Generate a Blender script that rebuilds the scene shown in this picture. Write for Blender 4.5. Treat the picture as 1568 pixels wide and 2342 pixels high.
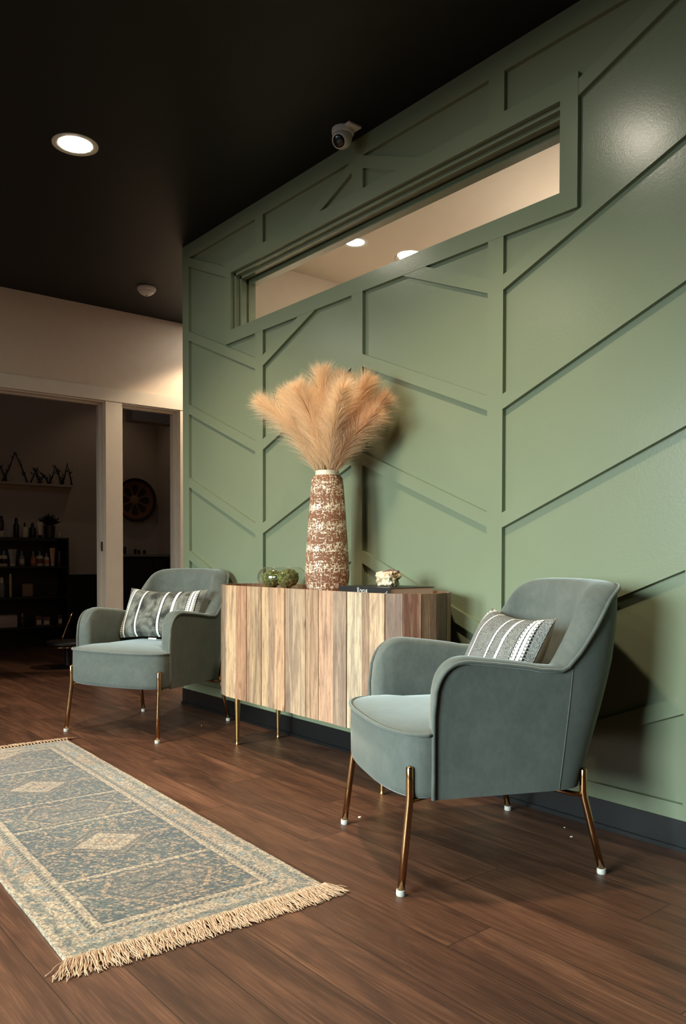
import bpy, bmesh, math, random
import numpy as np
from mathutils import Vector, Matrix, noise as mnoise

PI = math.pi
sc = bpy.context.scene
for o in list(bpy.data.objects):
    bpy.data.objects.remove(o)
COL = sc.collection
random.seed(7)
rng = np.random.default_rng(7)

# ------------------------------------------------------------------ camera
F_PX, PPY = 1836.0, 1313.6
YAW, PITCH, ROLL = math.radians(39.22), math.radians(1.262), math.radians(-0.077)
cd = bpy.data.cameras.new('camera')
cam = bpy.data.objects.new('camera', cd)
COL.objects.link(cam)
h = Vector((-math.cos(YAW), math.sin(YAW), 0)); rt = Vector((math.sin(YAW), math.cos(YAW), 0)); up = Vector((0, 0, 1))
fw = h * math.cos(PITCH) - up * math.sin(PITCH)
u2 = up * math.cos(PITCH) + h * math.sin(PITCH)
R_ = rt * math.cos(ROLL) - u2 * math.sin(ROLL)
U_ = u2 * math.cos(ROLL) + rt * math.sin(ROLL)
m = Matrix((R_, U_, -fw)).transposed().to_4x4()
m.translation = Vector((4.372, -2.322, 0.890))
cam.matrix_world = m
cd.sensor_fit = 'HORIZONTAL'; cd.sensor_width = 36.0
cd.lens = F_PX / 1568 * 36
cd.shift_x = 0; cd.shift_y = (PPY - 1171.0) / 1568
cd.clip_start = 0.02; cd.clip_end = 60
sc.camera = cam

# ------------------------------------------------------------------ world, daylight, exposure
sc.view_settings.view_transform = 'Standard'
sc.view_settings.look = 'None'
sc.view_settings.gamma = 1
sc.view_settings.use_curve_mapping = False
sc.view_settings.exposure = 0.0
try:
    sc.cycles.use_denoising = True
    sc.cycles.max_bounces = 8
    sc.cycles.sample_clamp_indirect = 6
    sc.cycles.caustics_reflective = False
    sc.cycles.caustics_refractive = False
except Exception:
    pass
w = bpy.data.worlds.new('World'); sc.world = w; w.use_nodes = True
bg = w.node_tree.nodes['Background']
bg.inputs[0].default_value = (0.62, 0.78, 1.0, 1); bg.inputs[1].default_value = 0.6

DAY_W = 57.0        # daylight entering through each shop window
SPOT_W = 152.0       # ceiling downlights in the waiting area
WARM = (1.0, 0.78, 0.53)
LITROOM = (1.0, 0.88, 0.72)
DAY = (0.82, 0.97, 0.97)

def area_light(name, loc, target, sx, sy, watts, col, spread=None):
    ld = bpy.data.lights.new(name, 'AREA'); ld.shape = 'RECTANGLE'; ld.size = sx; ld.size_y = sy
    ld.energy = watts; ld.color = col
    if spread: ld.spread = math.radians(spread)
    o = bpy.data.objects.new(name, ld); COL.objects.link(o)
    o.location = loc
    o.rotation_euler = (Vector(target) - Vector(loc)).to_track_quat('-Z', 'Y').to_euler()
    return o
WIN = [(0.5, 2.0), (2.4, 3.9)]             # two shop windows in the front wall (behind the camera)
for a, b in WIN:
    area_light('window_daylight', ((a + b) / 2, -5.12, 1.35), ((a + b) / 2 - (0.1 if a < 1 else -0.3), -1.3, 0.0), b - a, 1.7, DAY_W, DAY, 62)

# ------------------------------------------------------------------ helpers
def lin(c):
    return tuple(((v / 255) / 12.92 if v / 255 <= 0.04045 else ((v / 255 + 0.055) / 1.055) ** 2.4) for v in c) + (1,)

def material(name):
    mt = bpy.data.materials.new(name); mt.use_nodes = True
    return mt, mt.node_tree, mt.node_tree.nodes['Principled BSDF']

class G:
    """small node-graph helper"""
    def __init__(s, nt): s.t = nt
    def n(s, kind, **kw):
        nd = s.t.nodes.new(kind)
        for k, v in kw.items(): setattr(nd, k, v)
        return nd
    def set(s, sock, v):
        if isinstance(v, (int, float)): sock.default_value = v
        elif isinstance(v, (tuple, list)): sock.default_value = v
        else: s.t.links.new(v, sock)
    def m(s, op, a, b=None, c=None, clamp=False):
        nd = s.n('ShaderNodeMath', operation=op, use_clamp=clamp)
        for i, v in enumerate((a, b, c)):
            if v is not None: s.set(nd.inputs[i], v)
        return nd.outputs[0]
    def mix(s, fac, a, b, mode='MIX'):
        nd = s.n('ShaderNodeMix', data_type='RGBA', blend_type=mode)
        s.set(nd.inputs[0], fac); s.set(nd.inputs[6], a); s.set(nd.inputs[7], b)
        return nd.outputs[2]
    def coord(s, which='Object'):
        return s.n('ShaderNodeTexCoord').outputs[which]
    def sep(s, v):
        nd = s.n('ShaderNodeSeparateXYZ'); s.set(nd.inputs[0], v); return nd.outputs
    def comb(s, x, y, z):
        nd = s.n('ShaderNodeCombineXYZ')
        for i, v in enumerate((x, y, z)): s.set(nd.inputs[i], v)
        return nd.outputs[0]
    def scale(s, v, k, loc=(0, 0, 0)):
        nd = s.n('ShaderNodeMapping'); s.set(nd.inputs[0], v); nd.inputs[3].default_value = k; nd.inputs[1].default_value = loc
        return nd.outputs[0]
    def noise(s, v, sc_, det=3, rough=0.55, dist=0.0):
        nd = s.n('ShaderNodeTexNoise'); s.set(nd.inputs['Vector'], v); nd.inputs['Scale'].default_value = sc_
        nd.inputs['Detail'].default_value = det; nd.inputs['Roughness'].default_value = rough; nd.inputs['Distortion'].default_value = dist
        return nd.outputs[0]
    def white(s, v):
        nd = s.n('ShaderNodeTexWhiteNoise'); s.set(nd.inputs[0], v); return nd.outputs[0]
    def ramp(s, f, stops, interp='LINEAR'):
        nd = s.n('ShaderNodeValToRGB'); s.set(nd.inputs[0], f); r = nd.color_ramp; r.interpolation = interp
        while len(r.elements) > 1: r.elements.remove(r.elements[-1])
        r.elements[0].position = stops[0][0]; r.elements[0].color = stops[0][1]
        for p, c in stops[1:]:
            e = r.elements.new(p); e.color = c
        return nd.outputs[0]
    def bump(s, hgt, strength, dist=0.01):
        nd = s.n('ShaderNodeBump'); s.set(nd.inputs['Height'], hgt); nd.inputs['Strength'].default_value = strength; nd.inputs['Distance'].default_value = dist
        return nd.outputs[0]
    def attr(s, name):
        return s.n('ShaderNodeAttribute', attribute_name=name).outputs[0]

def simple(name, rgb, rough=0.5, metal=0.0, var=0.06, vscale=14.0, spec=0.5, bump=0.0, bscale=200.0):
    """plain painted / moulded material with a little procedural unevenness"""
    mt, nt, p = material(name); g = G(nt); c = g.coord()
    a = lin(rgb); lo = tuple(v * (1 - var) for v in a[:3]) + (1,); hi = tuple(min(1, v * (1 + var)) for v in a[:3]) + (1,)
    g.set(p.inputs['Base Color'], g.mix(g.noise(c, vscale), lo, hi))
    p.inputs['Roughness'].default_value = rough; p.inputs['Metallic'].default_value = metal
    p.inputs['Specular IOR Level'].default_value = spec
    if bump: g.set(p.inputs['Normal'], g.bump(g.noise(c, bscale, 2), bump, 0.002))
    return mt

def emit(name, rgb, strength):
    mt, nt, p = material(name)
    p.inputs['Base Color'].default_value = (0.8, 0.8, 0.8, 1)
    p.inputs['Emission Color'].default_value = rgb + (1,); p.inputs['Emission Strength'].default_value = strength
    return mt

def link(name, me, mat=None, parent=None):
    o = bpy.data.objects.new(name, me); COL.objects.link(o)
    if mat: me.materials.append(mat)
    if parent: o.parent = parent
    return o
def obj(name, bm, mat=None, parent=None, smooth=False, angle=None):
    me = bpy.data.meshes.new(name)
    bmesh.ops.recalc_face_normals(bm, faces=bm.faces[:])
    bm.to_mesh(me); bm.free()
    if smooth or angle is not None:
        me.shade_smooth()
        if angle is not None: me.set_sharp_from_angle(angle=math.radians(angle))
    return link(name, me, mat, parent)
def thing(name, label, cat, loc=(0, 0, 0), rz=0.0, group=None):
    o = bpy.data.objects.new(name, None); COL.objects.link(o); o.empty_display_size = 0.05
    o.location = loc; o.rotation_euler = (0, 0, rz)
    return tag(o, label, cat, group)
def tag(o, label, cat, group=None):
    o['label'] = label; o['category'] = cat
    if group: o['group'] = group
    return o
def struct(o, label=None, cat=None):
    o['kind'] = 'structure'
    if label: o['label'] = label
    if cat: o['category'] = cat
    return o
def copy_tree(o, parent=None):
    c = o.copy(); COL.objects.link(c)
    if parent: c.parent = parent
    for ch in list(o.children): copy_tree(ch, c)
    return c

def box(bm, x0, x1, y0, y1, z0, z1, bev=0.0, seg=2):
    r = bmesh.ops.create_cube(bm, size=1)
    vs = r['verts']
    for v in vs:
        v.co = Vector(((x0 + x1) / 2 + v.co.x * (x1 - x0), (y0 + y1) / 2 + v.co.y * (y1 - y0), (z0 + z1) / 2 + v.co.z * (z1 - z0)))
    if bev:
        es = list({e for v in vs for e in v.link_edges})
        bmesh.ops.bevel(bm, geom=es, offset=bev, segments=seg, profile=0.7, affect='EDGES')
def BOX(name, x0, x1, y0, y1, z0, z1, mat, parent=None, bev=0.0):
    bm = bmesh.new(); box(bm, x0, x1, y0, y1, z0, z1, bev)
    return obj(name, bm, mat, parent, angle=40 if bev else None)
def lathe(bm, prof, seg=32, c=(0, 0, 0), cap=True):
    """profile [(r,z)...] about a vertical axis"""
    rings = []
    for r, z in prof:
        rings.append([bm.verts.new((c[0] + r * math.cos(2 * PI * i / seg), c[1] + r * math.sin(2 * PI * i / seg), c[2] + z)) for i in range(seg)])
    for a, b in zip(rings, rings[1:]):
        for i in range(seg):
            j = (i + 1) % seg; bm.faces.new((a[i], a[j], b[j], b[i]))
    if cap:
        bm.faces.new(rings[0][::-1]); bm.faces.new(rings[-1])
def tube(bm, pts, r, seg=10, caps=True):
    """swept tube; r a number or a list"""
    pts = [Vector(p) for p in pts]; n = len(pts)
    rs = r if isinstance(r, (list, tuple)) else [r] * n
    prev = None; rings = []
    for i, p in enumerate(pts):
        t = (pts[min(i + 1, n - 1)] - pts[max(i - 1, 0)]).normalized()
        if prev is None:
            a = Vector((0, 0, 1)) if abs(t.z) < 0.9 else Vector((1, 0, 0))
            nrm = t.cross(a).normalized()
        else:
            nrm = (prev - t * prev.dot(t)).normalized()
        prev = nrm; b = t.cross(nrm)
        rings.append([bm.verts.new(p + (nrm * math.cos(2 * PI * k / seg) + b * math.sin(2 * PI * k / seg)) * rs[i]) for k in range(seg)])
    for A, B in zip(rings, rings[1:]):
        for k in range(seg):
            j = (k + 1) % seg; bm.faces.new((A[k], A[j], B[j], B[k]))
    if caps:
        bm.faces.new(rings[0][::-1]); bm.faces.new(rings[-1])
def poly_prism(bm, pts, y0, y1):
    """polygon in x,z extruded along y"""
    a = [bm.verts.new((x, y0, z)) for x, z in pts]; b = [bm.verts.new((x, y1, z)) for x, z in pts]
    bm.faces.new(a); bm.faces.new(b[::-1])
    for i in range(len(pts)):
        j = (i + 1) % len(pts); bm.faces.new((a[j], a[i], b[i], b[j]))
def grid_mesh(bm, rows, close=False):
    V = [[bm.verts.new(p) for p in r] for r in rows]
    for A, B in zip(V, V[1:]):
        n = len(A)
        for i in range(n if close else n - 1):
            j = (i + 1) % n
            bm.faces.new((A[i], A[j], B[j], B[i]))
    return V
def lerp(a, b, t): return a + (b - a) * t
def interp(x, tab):
    if x <= tab[0][0]: return tab[0][1]
    for (a, b), (c, d) in zip(tab, tab[1:]):
        if x <= c: return b + (d - b) * (x - a) / (c - a)
    return tab[-1][1]
def path_lin(pts, n):
    """resample a polyline, n points, Catmull-Rom"""
    P = [Vector(p) for p in pts]; out = []
    for k in range(n):
        t = k / (n - 1) * (len(P) - 1); i = min(int(t), len(P) - 2); f = t - i
        p0, p1, p2, p3 = P[max(i - 1, 0)], P[i], P[i + 1], P[min(i + 2, len(P) - 1)]
        out.append(0.5 * ((2 * p1) + (p2 - p0) * f + (2 * p0 - 5 * p1 + 4 * p2 - p3) * f * f + (3 * p1 - p0 - 3 * p2 + p3) * f ** 3))
    return out

# ------------------------------------------------------------------ materials
def mat_green():
    mt, nt, p = material('sage_green_paint'); g = G(nt); c = g.coord()
    g.set(p.inputs['Base Color'], g.mix(g.noise(c, 3.0), lin((117, 127, 103)), lin((122, 132, 108))))
    p.inputs['Roughness'].default_value = 0.25
    p.inputs['Specular IOR Level'].default_value = 0.5
    g.set(p.inputs['Normal'], g.bump(g.noise(c, 130.0, 3, 0.6), 0.07, 0.004))
    return mt
def mat_floor():
    mt, nt, p = material('walnut_plank_floor'); g = G(nt); c = g.coord(); X, Y, Z = g.sep(c)
    W, L = 0.1525, 1.22
    yy = g.m('DIVIDE', g.m('ADD', Y, 0.99 + 40 * W), W)
    row = g.m('FLOOR', yy); fy = g.m('FRACT', yy)
    off = g.white(g.comb(row, 3.1, 0.0))
    xx = g.m('ADD', g.m('DIVIDE', X, L), g.m('MULTIPLY', off, 1.0))
    xx = g.m('ADD', xx, 20.0)
    col = g.m('FLOOR', xx); fx = g.m('FRACT', xx)
    idv = g.white(g.comb(row, col, 1.7)); idv2 = g.white(g.comb(col, row, 8.3))
    pv = g.comb(g.m('ADD', X, g.m('MULTIPLY', idv, 37.0)), g.m('ADD', Y, g.m('MULTIPLY', idv2, 19.0)), 0.0)
    streak = g.noise(g.scale(pv, (1.1, 9.0, 1.0)), 1.0, 5, 0.62, 0.9)
    grain = g.noise(g.scale(pv, (3.0, 75.0, 1.0)), 1.0, 4, 0.6, 0.3)
    fineg = g.noise(g.scale(pv, (7.0, 210.0, 1.0)), 1.0, 3, 0.6, 0.2)
    blot = g.noise(g.scale(pv, (1.3, 4.2, 1.0)), 1.6, 3, 0.5, 1.6)
    base = g.ramp(streak, [(0.25, lin((47, 30, 22))), (0.43, lin((82, 53, 38))), (0.57, lin((103, 69, 50))), (0.75, lin((124, 87, 65)))])
    base = g.mix(g.m('MULTIPLY', g.ramp(blot, [(0.34, (1, 1, 1, 1)), (0.47, (0, 0, 0, 1))]), 0.5), base, lin((56, 36, 27)))
    base = g.mix(g.m('MULTIPLY', g.ramp(grain, [(0.38, (1, 1, 1, 1)), (0.6, (0, 0, 0, 1))]), 0.33), base, lin((54, 35, 27)))
    base = g.mix(g.m('MULTIPLY', g.ramp(fineg, [(0.40, (1, 1, 1, 1)), (0.58, (0, 0, 0, 1))]), 0.34), base, lin((48, 30, 22)))
    base = g.mix(g.m('MULTIPLY', g.ramp(fineg, [(0.55, (0, 0, 0, 1)), (0.75, (1, 1, 1, 1))]), 0.22), base, lin((150, 112, 86)))
    tone = g.m('ADD', 0.74, g.m('MULTIPLY', idv, 0.50))
    base = g.mix(1.0, base, g.comb(tone, tone, tone), 'MULTIPLY')
    ey = g.m('MINIMUM', fy, g.m('SUBTRACT', 1.0, fy)); ex = g.m('MINIMUM', fx, g.m('SUBTRACT', 1.0, fx))
    seam = g.m('MAXIMUM', g.m('LESS_THAN', ey, 0.009), g.m('LESS_THAN', ex, 0.0011))
    base = g.mix(g.m('MULTIPLY', seam, 0.72), base, lin((28, 18, 14)))
    g.set(p.inputs['Base Color'], base)
    g.set(p.inputs['Roughness'], g.m('ADD', 0.36, g.m('MULTIPLY', grain, 0.16)))
    p.inputs['Specular IOR Level'].default_value = 0.4
    hgt = g.m('SUBTRACT', g.m('MULTIPLY', grain, 0.25), seam)
    g.set(p.inputs['Normal'], g.bump(hgt, 0.22, 0.0016))
    return mt
def mat_velvet():
    mt, nt, p = material('grey_velvet'); g = G(nt); c = g.coord()
    n1 = g.noise(c, 11.0, 4, 0.6, 0.4); n2 = g.noise(g.scale(c, (1, 1, 0.7)), 70.0, 3)
    f = g.m('ADD', g.m('MULTIPLY', n1, 0.65), g.m('MULTIPLY', n2, 0.35))
    g.set(p.inputs['Base Color'], g.ramp(f, [(0.3, lin((80, 86, 82))), (0.5, lin((88, 94, 89))), (0.7, lin((97, 102, 97)))]))
    p.inputs['Roughness'].default_value = 0.85; p.inputs['Specular IOR Level'].default_value = 0.15
    p.inputs['Sheen Weight'].default_value = 0.55; p.inputs['Sheen Roughness'].default_value = 0.4
    p.inputs['Sheen Tint'].default_value = (0.75, 0.85, 0.85, 1)
    g.set(p.inputs['Normal'], g.bump(g.noise(c, 900.0, 2), 0.10, 0.001))
    return mt
def mat_gold(name, rgb, rough):
    mt, nt, p = material(name); g = G(nt)
    p.inputs['Base Color'].default_value = lin(rgb); p.inputs['Metallic'].default_value = 1
    g.set(p.inputs['Roughness'], g.m('ADD', rough, g.m('MULTIPLY', g.noise(g.coord(), 40.0), 0.06)))
    return mt
def mat_slat():
    mt, nt, p = material('reclaimed_wood_slats'); g = G(nt); c = g.coord()
    base = g.attr('plank'); idv = g.attr('plank_id'); sid = g.sep(idv)
    shift = g.comb(g.m('MULTIPLY', sid[0], 31.0), g.m('MULTIPLY', sid[0], 17.0), g.m('MULTIPLY', sid[1], 9.0))
    va = g.n('ShaderNodeVectorMath', operation='ADD'); g.set(va.inputs[0], c); g.set(va.inputs[1], shift); v = va.outputs[0]
    streak = g.noise(g.scale(v, (14.0, 14.0, 1.5)), 1.5, 5, 0.6, 1.3)
    fine = g.noise(g.scale(v, (90.0, 90.0, 4.0)), 1.5, 4, 0.6, 0.3)
    pore = g.noise(g.scale(v, (260.0, 260.0, 22.0)), 1.0, 2, 0.5)
    a = g.mix(g.ramp(streak, [(0.30, (1, 1, 1, 1)), (0.52, (0, 0, 0, 1))]), base, g.mix(0.68, base, lin((106, 84, 66)), 'MIX'))
    a = g.mix(g.m('MULTIPLY', g.ramp(streak, [(0.52, (0, 0, 0, 1)), (0.75, (1, 1, 1, 1))]), 0.5), a, lin((226, 186, 134)))
    a = g.mix(g.m('MULTIPLY', g.ramp(fine, [(0.36, (1, 1, 1, 1)), (0.56, (0, 0, 0, 1))]), 0.42), a, lin((98, 70, 50)))
    a = g.mix(g.m('MULTIPLY', g.ramp(pore, [(0.30, (1, 1, 1, 1)), (0.42, (0, 0, 0, 1))]), 0.5), a, lin((74, 52, 38)))
    vor = g.n('ShaderNodeTexVoronoi'); g.set(vor.inputs['Vector'], g.scale(v, (4.6, 4.6, 3.0))); vor.inputs['Scale'].default_value = 1.0
    knot = g.ramp(vor.outputs[0], [(0.02, (1, 1, 1, 1)), (0.09, (0, 0, 0, 1))])
    a = g.mix(g.m('MULTIPLY', knot, 0.75), a, lin((70, 40, 26)))
    hs = g.n('ShaderNodeHueSaturation'); hs.inputs['Saturation'].default_value = 0.86; hs.inputs['Value'].default_value = 0.82; g.set(hs.inputs['Color'], a); g.set(p.inputs['Base Color'], hs.outputs[0])
    p.inputs['Roughness'].default_value = 0.5; p.inputs['Specular IOR Level'].default_value = 0.35
    g.set(p.inputs['Normal'], g.bump(fine, 0.15, 0.002))
    return mt
def mat_vase():
    mt, nt, p = material('terracotta_with_white_glaze'); g = G(nt); c = g.coord(); X, Y, Z = g.sep(c)
    ang = g.m('ARCTAN2', Y, X)
    v = g.comb(g.m('MULTIPLY', ang, 0.085), Z, 0.0)
    va = g.noise(g.scale(v, (46.0, 150.0, 1.0)), 1.0, 2, 0.5, 0.8)       # horizontal dashes
    vb = g.noise(g.scale(v, (170.0, 46.0, 1.0), (5, 3, 0)), 1.0, 2, 0.5, 0.8)   # vertical dashes
    vc = g.noise(g.scale(v, (115.0, 115.0, 1.0), (2, 9, 0)), 1.0, 2, 0.5, 1.2)
    band = g.m('ADD', g.m('MULTIPLY', g.m('SINE', g.m('MULTIPLY', Z, 74.0)), 0.032), g.m('MULTIPLY', g.m('SUBTRACT', g.noise(g.scale(v, (0.5, 26.0, 1.0)), 1.0, 2), 0.5), 0.14))
    f = g.m('ADD', g.m('MAXIMUM', g.m('MAXIMUM', va, vb), g.m('ADD', vc, -0.02)), band)
    mask = g.ramp(f, [(0.592, (0, 0, 0, 1)), (0.618, (1, 1, 1, 1))])
    terr = g.mix(g.noise(c, 60.0), lin((108, 68, 44)), lin((134, 88, 60)))
    g.set(p.inputs['Base Color'], g.mix(mask, terr, lin((226, 214, 190))))
    g.set(p.inputs['Roughness'], g.m('SUBTRACT', 0.75, g.m('MULTIPLY', mask, 0.4)))
    g.set(p.inputs['Normal'], g.bump(mask, 0.55, 0.003))
    return mt
def mat_glass(name, tint=(1, 1, 1), rough=0.0, gloss=1.0):
    mt, nt, p = material(name); g = G(nt); nt.nodes.remove(p)
    out = [n for n in nt.nodes if n.type == 'OUTPUT_MATERIAL'][0]
    tr = g.n('ShaderNodeBsdfTransparent'); tr.inputs[0].default_value = tint + (1,)
    gl = g.n('ShaderNodeBsdfGlossy'); gl.inputs['Roughness'].default_value = rough
    lw = g.n('ShaderNodeLayerWeight'); lw.inputs[0].default_value = 0.5
    fr = g.m('ADD', 0.04, g.m('MULTIPLY', g.m('POWER', lw.outputs[1], 5.0), 0.9))
    mx = g.n('ShaderNodeMixShader'); g.set(mx.inputs[0], g.m('MULTIPLY', fr, gloss))
    nt.links.new(tr.outputs[0], mx.inputs[1]); nt.links.new(gl.outputs[0], mx.inputs[2]); nt.links.new(mx.outputs[0], out.inputs[0])
    return mt
def mat_rug():
    mt, nt, p = material('woven_rug'); g = G(nt); c = g.coord()
    col = g.attr('weave')
    n = g.noise(g.scale(c, (1.0, 0.55, 1.0)), 330.0, 2, 0.5)
    n2 = g.noise(g.scale(c, (0.6, 1.0, 1.0)), 120.0, 3, 0.6)
    f = g.ramp(g.m('ADD', g.m('MULTIPLY', n, 0.6), g.m('MULTIPLY', n2, 0.4)), [(0.40, (0, 0, 0, 1)), (0.60, (1, 1, 1, 1))])
    k = g.m('ADD', 0.30, g.m('MULTIPLY', f, 1.20))
    g.set(p.inputs['Base Color'], g.mix(1.0, col, g.comb(k, k, k), 'MULTIPLY'))
    p.inputs['Roughness'].default_value = 0.95; p.inputs['Specular IOR Level'].default_value = 0.1
    p.inputs['Sheen Weight'].default_value = 0.25
    g.set(p.inputs['Normal'], g.bump(n, 0.6, 0.003))
    return mt
def mat_pillow(name, dark, light, contrast, blotch):
    mt, nt, p = material(name); g = G(nt); c = g.coord(); X, Y, Z = g.sep(c)     # X across (+-0.25), Z up (+-0.15)
    t = g.m('ADD', g.m('DIVIDE', X, 0.5), 0.5)
    w1 = g.noise(g.scale(c, (1.0, 1.0, 2.2)), 420.0, 2, 0.5)
    w2 = g.noise(c, 14.0, 4, 0.6, 0.5)
    f = g.m('ADD', g.m('MULTIPLY', g.m('SUBTRACT', w1, 0.5), contrast), g.m('ADD', 0.5, g.m('MULTIPLY', g.m('SUBTRACT', w2, 0.5), blotch)))
    base = g.mix(g.ramp(f, [(0.3, (0, 0, 0, 1)), (0.7, (1, 1, 1, 1))]), lin(dark), lin(light))
    B, Wh = (0, 0, 0, 1), (1, 1, 1, 1)
    def bands(cs):
        st = [(0.0, B)]
        for a, b in cs: st += [(a, Wh), (b, B)]
        return g.ramp(t, st, 'CONSTANT')
    solid = bands([(0.105, 0.128), (0.262, 0.287), (0.545, 0.573), (0.686, 0.716), (0.862, 0.879), (0.890, 0.907)])
    dash = bands([(0.070, 0.090), (0.846, 0.856), (0.913, 0.924)])
    sq = g.m('GREATER_THAN', g.m('FRACT', g.m('MULTIPLY', Z, 95.0)), 0.45)
    dk = bands([(0.099, 0.105), (0.128, 0.134), (0.256, 0.262), (0.287, 0.293), (0.539, 0.545), (0.573, 0.583), (0.680, 0.686), (0.716, 0.724), (0.836, 0.846), (0.879, 0.890), (0.924, 0.934)])
    dkm = g.m('MULTIPLY', dk, g.m('GREATER_THAN', g.m('FRACT', g.m('MULTIPLY', Z, 95.0)), 0.3))
    base = g.mix(dkm, base, lin((24, 26, 26)))
    base = g.mix(solid, base, lin((232, 231, 222)))
    base = g.mix(g.m('MULTIPLY', dash, sq), base, lin((225, 224, 215)))
    g.set(p.inputs['Base Color'], base)
    p.inputs['Roughness'].default_value = 0.9; p.inputs['Specular IOR Level'].default_value = 0.15
    g.set(p.inputs['Normal'], g.bump(w1, 0.5, 0.002))
    return mt

M = {}
M['green'] = mat_green()
M['floor'] = mat_floor()
M['ceiling'] = simple('black_ceiling_paint', (15, 13, 11), 0.55, spec=0.25)
M['cream'] = simple('cream_wall_paint', (206, 190, 172), 0.6, bump=0.12, bscale=160)
M['white_trim'] = simple('white_trim_paint', (214, 204, 190), 0.4)
M['dark_room'] = simple('dim_room_wall_paint', (188, 172, 156), 0.7)
M['black_paint'] = simple('black_baseboard_paint', (11, 13, 14), 0.38)
M['black'] = simple('black_lacquer', (14, 13, 12), 0.5)
M['velvet'] = mat_velvet()
M['gold'] = mat_gold('polished_brass', (176, 138, 100), 0.15)
M['brass'] = mat_gold('brushed_brass', (186, 152, 100), 0.30)
M['rubber'] = simple('white_rubber', (186, 186, 178), 0.5)
M['slat'] = mat_slat()
M['tray'] = simple('warm_wood', (158, 104, 68), 0.5, var=0.2, vscale=30)
M['vase'] = mat_vase()
M['vase_rim'] = simple('cream_glaze', (226, 214, 192), 0.35)
M['glass'] = mat_glass('clear_glass', (0.97, 0.98, 0.97), 0.0, 1.0)
M['pane'] = mat_glass('window_pane', (0.96, 0.97, 0.96), 0.0, 1.0)
M['white_plastic'] = simple('white_plastic', (222, 218, 210), 0.4)
M['lens'] = simple('black_lens', (10, 10, 12), 0.08)
M['cream_cotton'] = simple('cream_cotton', (214, 192, 164), 0.9, bump=0.3, bscale=400)
M['fringe'] = simple('cotton_fringe', (188, 158, 130), 0.95)
M['rug'] = mat_rug()

# ------------------------------------------------------------------ room shell
CZ = 2.74
struct(BOX('floor', -6.2, 7.0, -5.6, 3.4, -0.12, 0.0, M['floor']), 'dark walnut plank floor', 'floor')
struct(BOX('ceiling', -1.60, 7.0, -5.6, 0.02, CZ, CZ + 0.1, M['ceiling']), 'black painted ceiling', 'ceiling')
struct(BOX('ceiling', -1.60, -0.0, 0.02, 3.4, CZ, CZ + 0.1, M['ceiling']), 'black painted ceiling over the passage behind the green wall', 'ceiling')
struct(BOX('ceiling', 0.0, 7.0, 0.02, 3.4, CZ, CZ + 0.1, M['cream']), 'cream ceiling of the lit room behind the green wall', 'ceiling')
struct(BOX('ceiling', -6.2, -1.60, -5.6, 3.4, 2.95, 3.05, M['dark_room']), 'ceiling of the unlit room', 'ceiling')

# green wall: recessed panel face at y=0.018, battens proud of it to y=0
PY, WT = 0.018, 0.15
OX0, OX1, OZ0, OZ1 = 0.556, 2.693, 2.132, 2.443
bm = bmesh.new()
box(bm, 0.0, OX0, PY, WT, 0, CZ); box(bm, OX1, 6.6, PY, WT, 0, CZ)
box(bm, OX0, OX1, PY, WT, 0, OZ0); box(bm, OX0, OX1, PY, WT, OZ1, CZ)
struct(obj('wall_right', bm, M['green']), 'sage green panelled feature wall', 'wall')
tn = [0]
def trim(bm, mat=None, label=None):
    tn[0] += 1
    return struct(obj('trim_%d' % tn[0], bm, mat or M['green']), label or 'sage green wood batten on the feature wall', 'trim')
def tbox(*a, mat=None, label=None, bev=0.0):
    b = bmesh.new(); box(b, *a, bev); return trim(b, mat, label)
BY = PY + 0.001
TB, BB = 2.657, 0.140
VX = [(0.0, 0.075), (0.794, 0.867), (1.584, 1.660), (2.377, 2.450), (3.153, 3.228), (3.945, 4.02), (4.735, 4.81), (5.53, 5.605)]
tbox(0.0, 6.6, 0, BY, TB, CZ); tbox(0.0, 6.6, 0, BY, 0.092, BB)
T0, T1, TZ0, TZ1 = 0.493, 2.764, 2.062, 2.511
for a, b in VX:
    if a > T0 and b < T1:
        tbox(a, b, 0, BY, BB, TZ0); tbox(a, b, 0, BY, TZ1, TB)
    else: tbox(a, b, 0, BY, BB, TB)
# window casing (mitred frame)
for pts in ([(T0, TZ0), (T1, TZ0), (OX1, OZ0), (OX0, OZ0)], [(T0, TZ1), (OX0, OZ1), (OX1, OZ1), (T1, TZ1)],
            [(T0, TZ0), (OX0, OZ0), (OX0, OZ1), (T0, TZ1)], [(T1, TZ0), (T1, TZ1), (OX1, OZ1), (OX1, OZ0)]):
    bm = bmesh.new(); poly_prism(bm, pts, -0.001, BY); trim(bm, label='sage green casing board of the high window')
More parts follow.
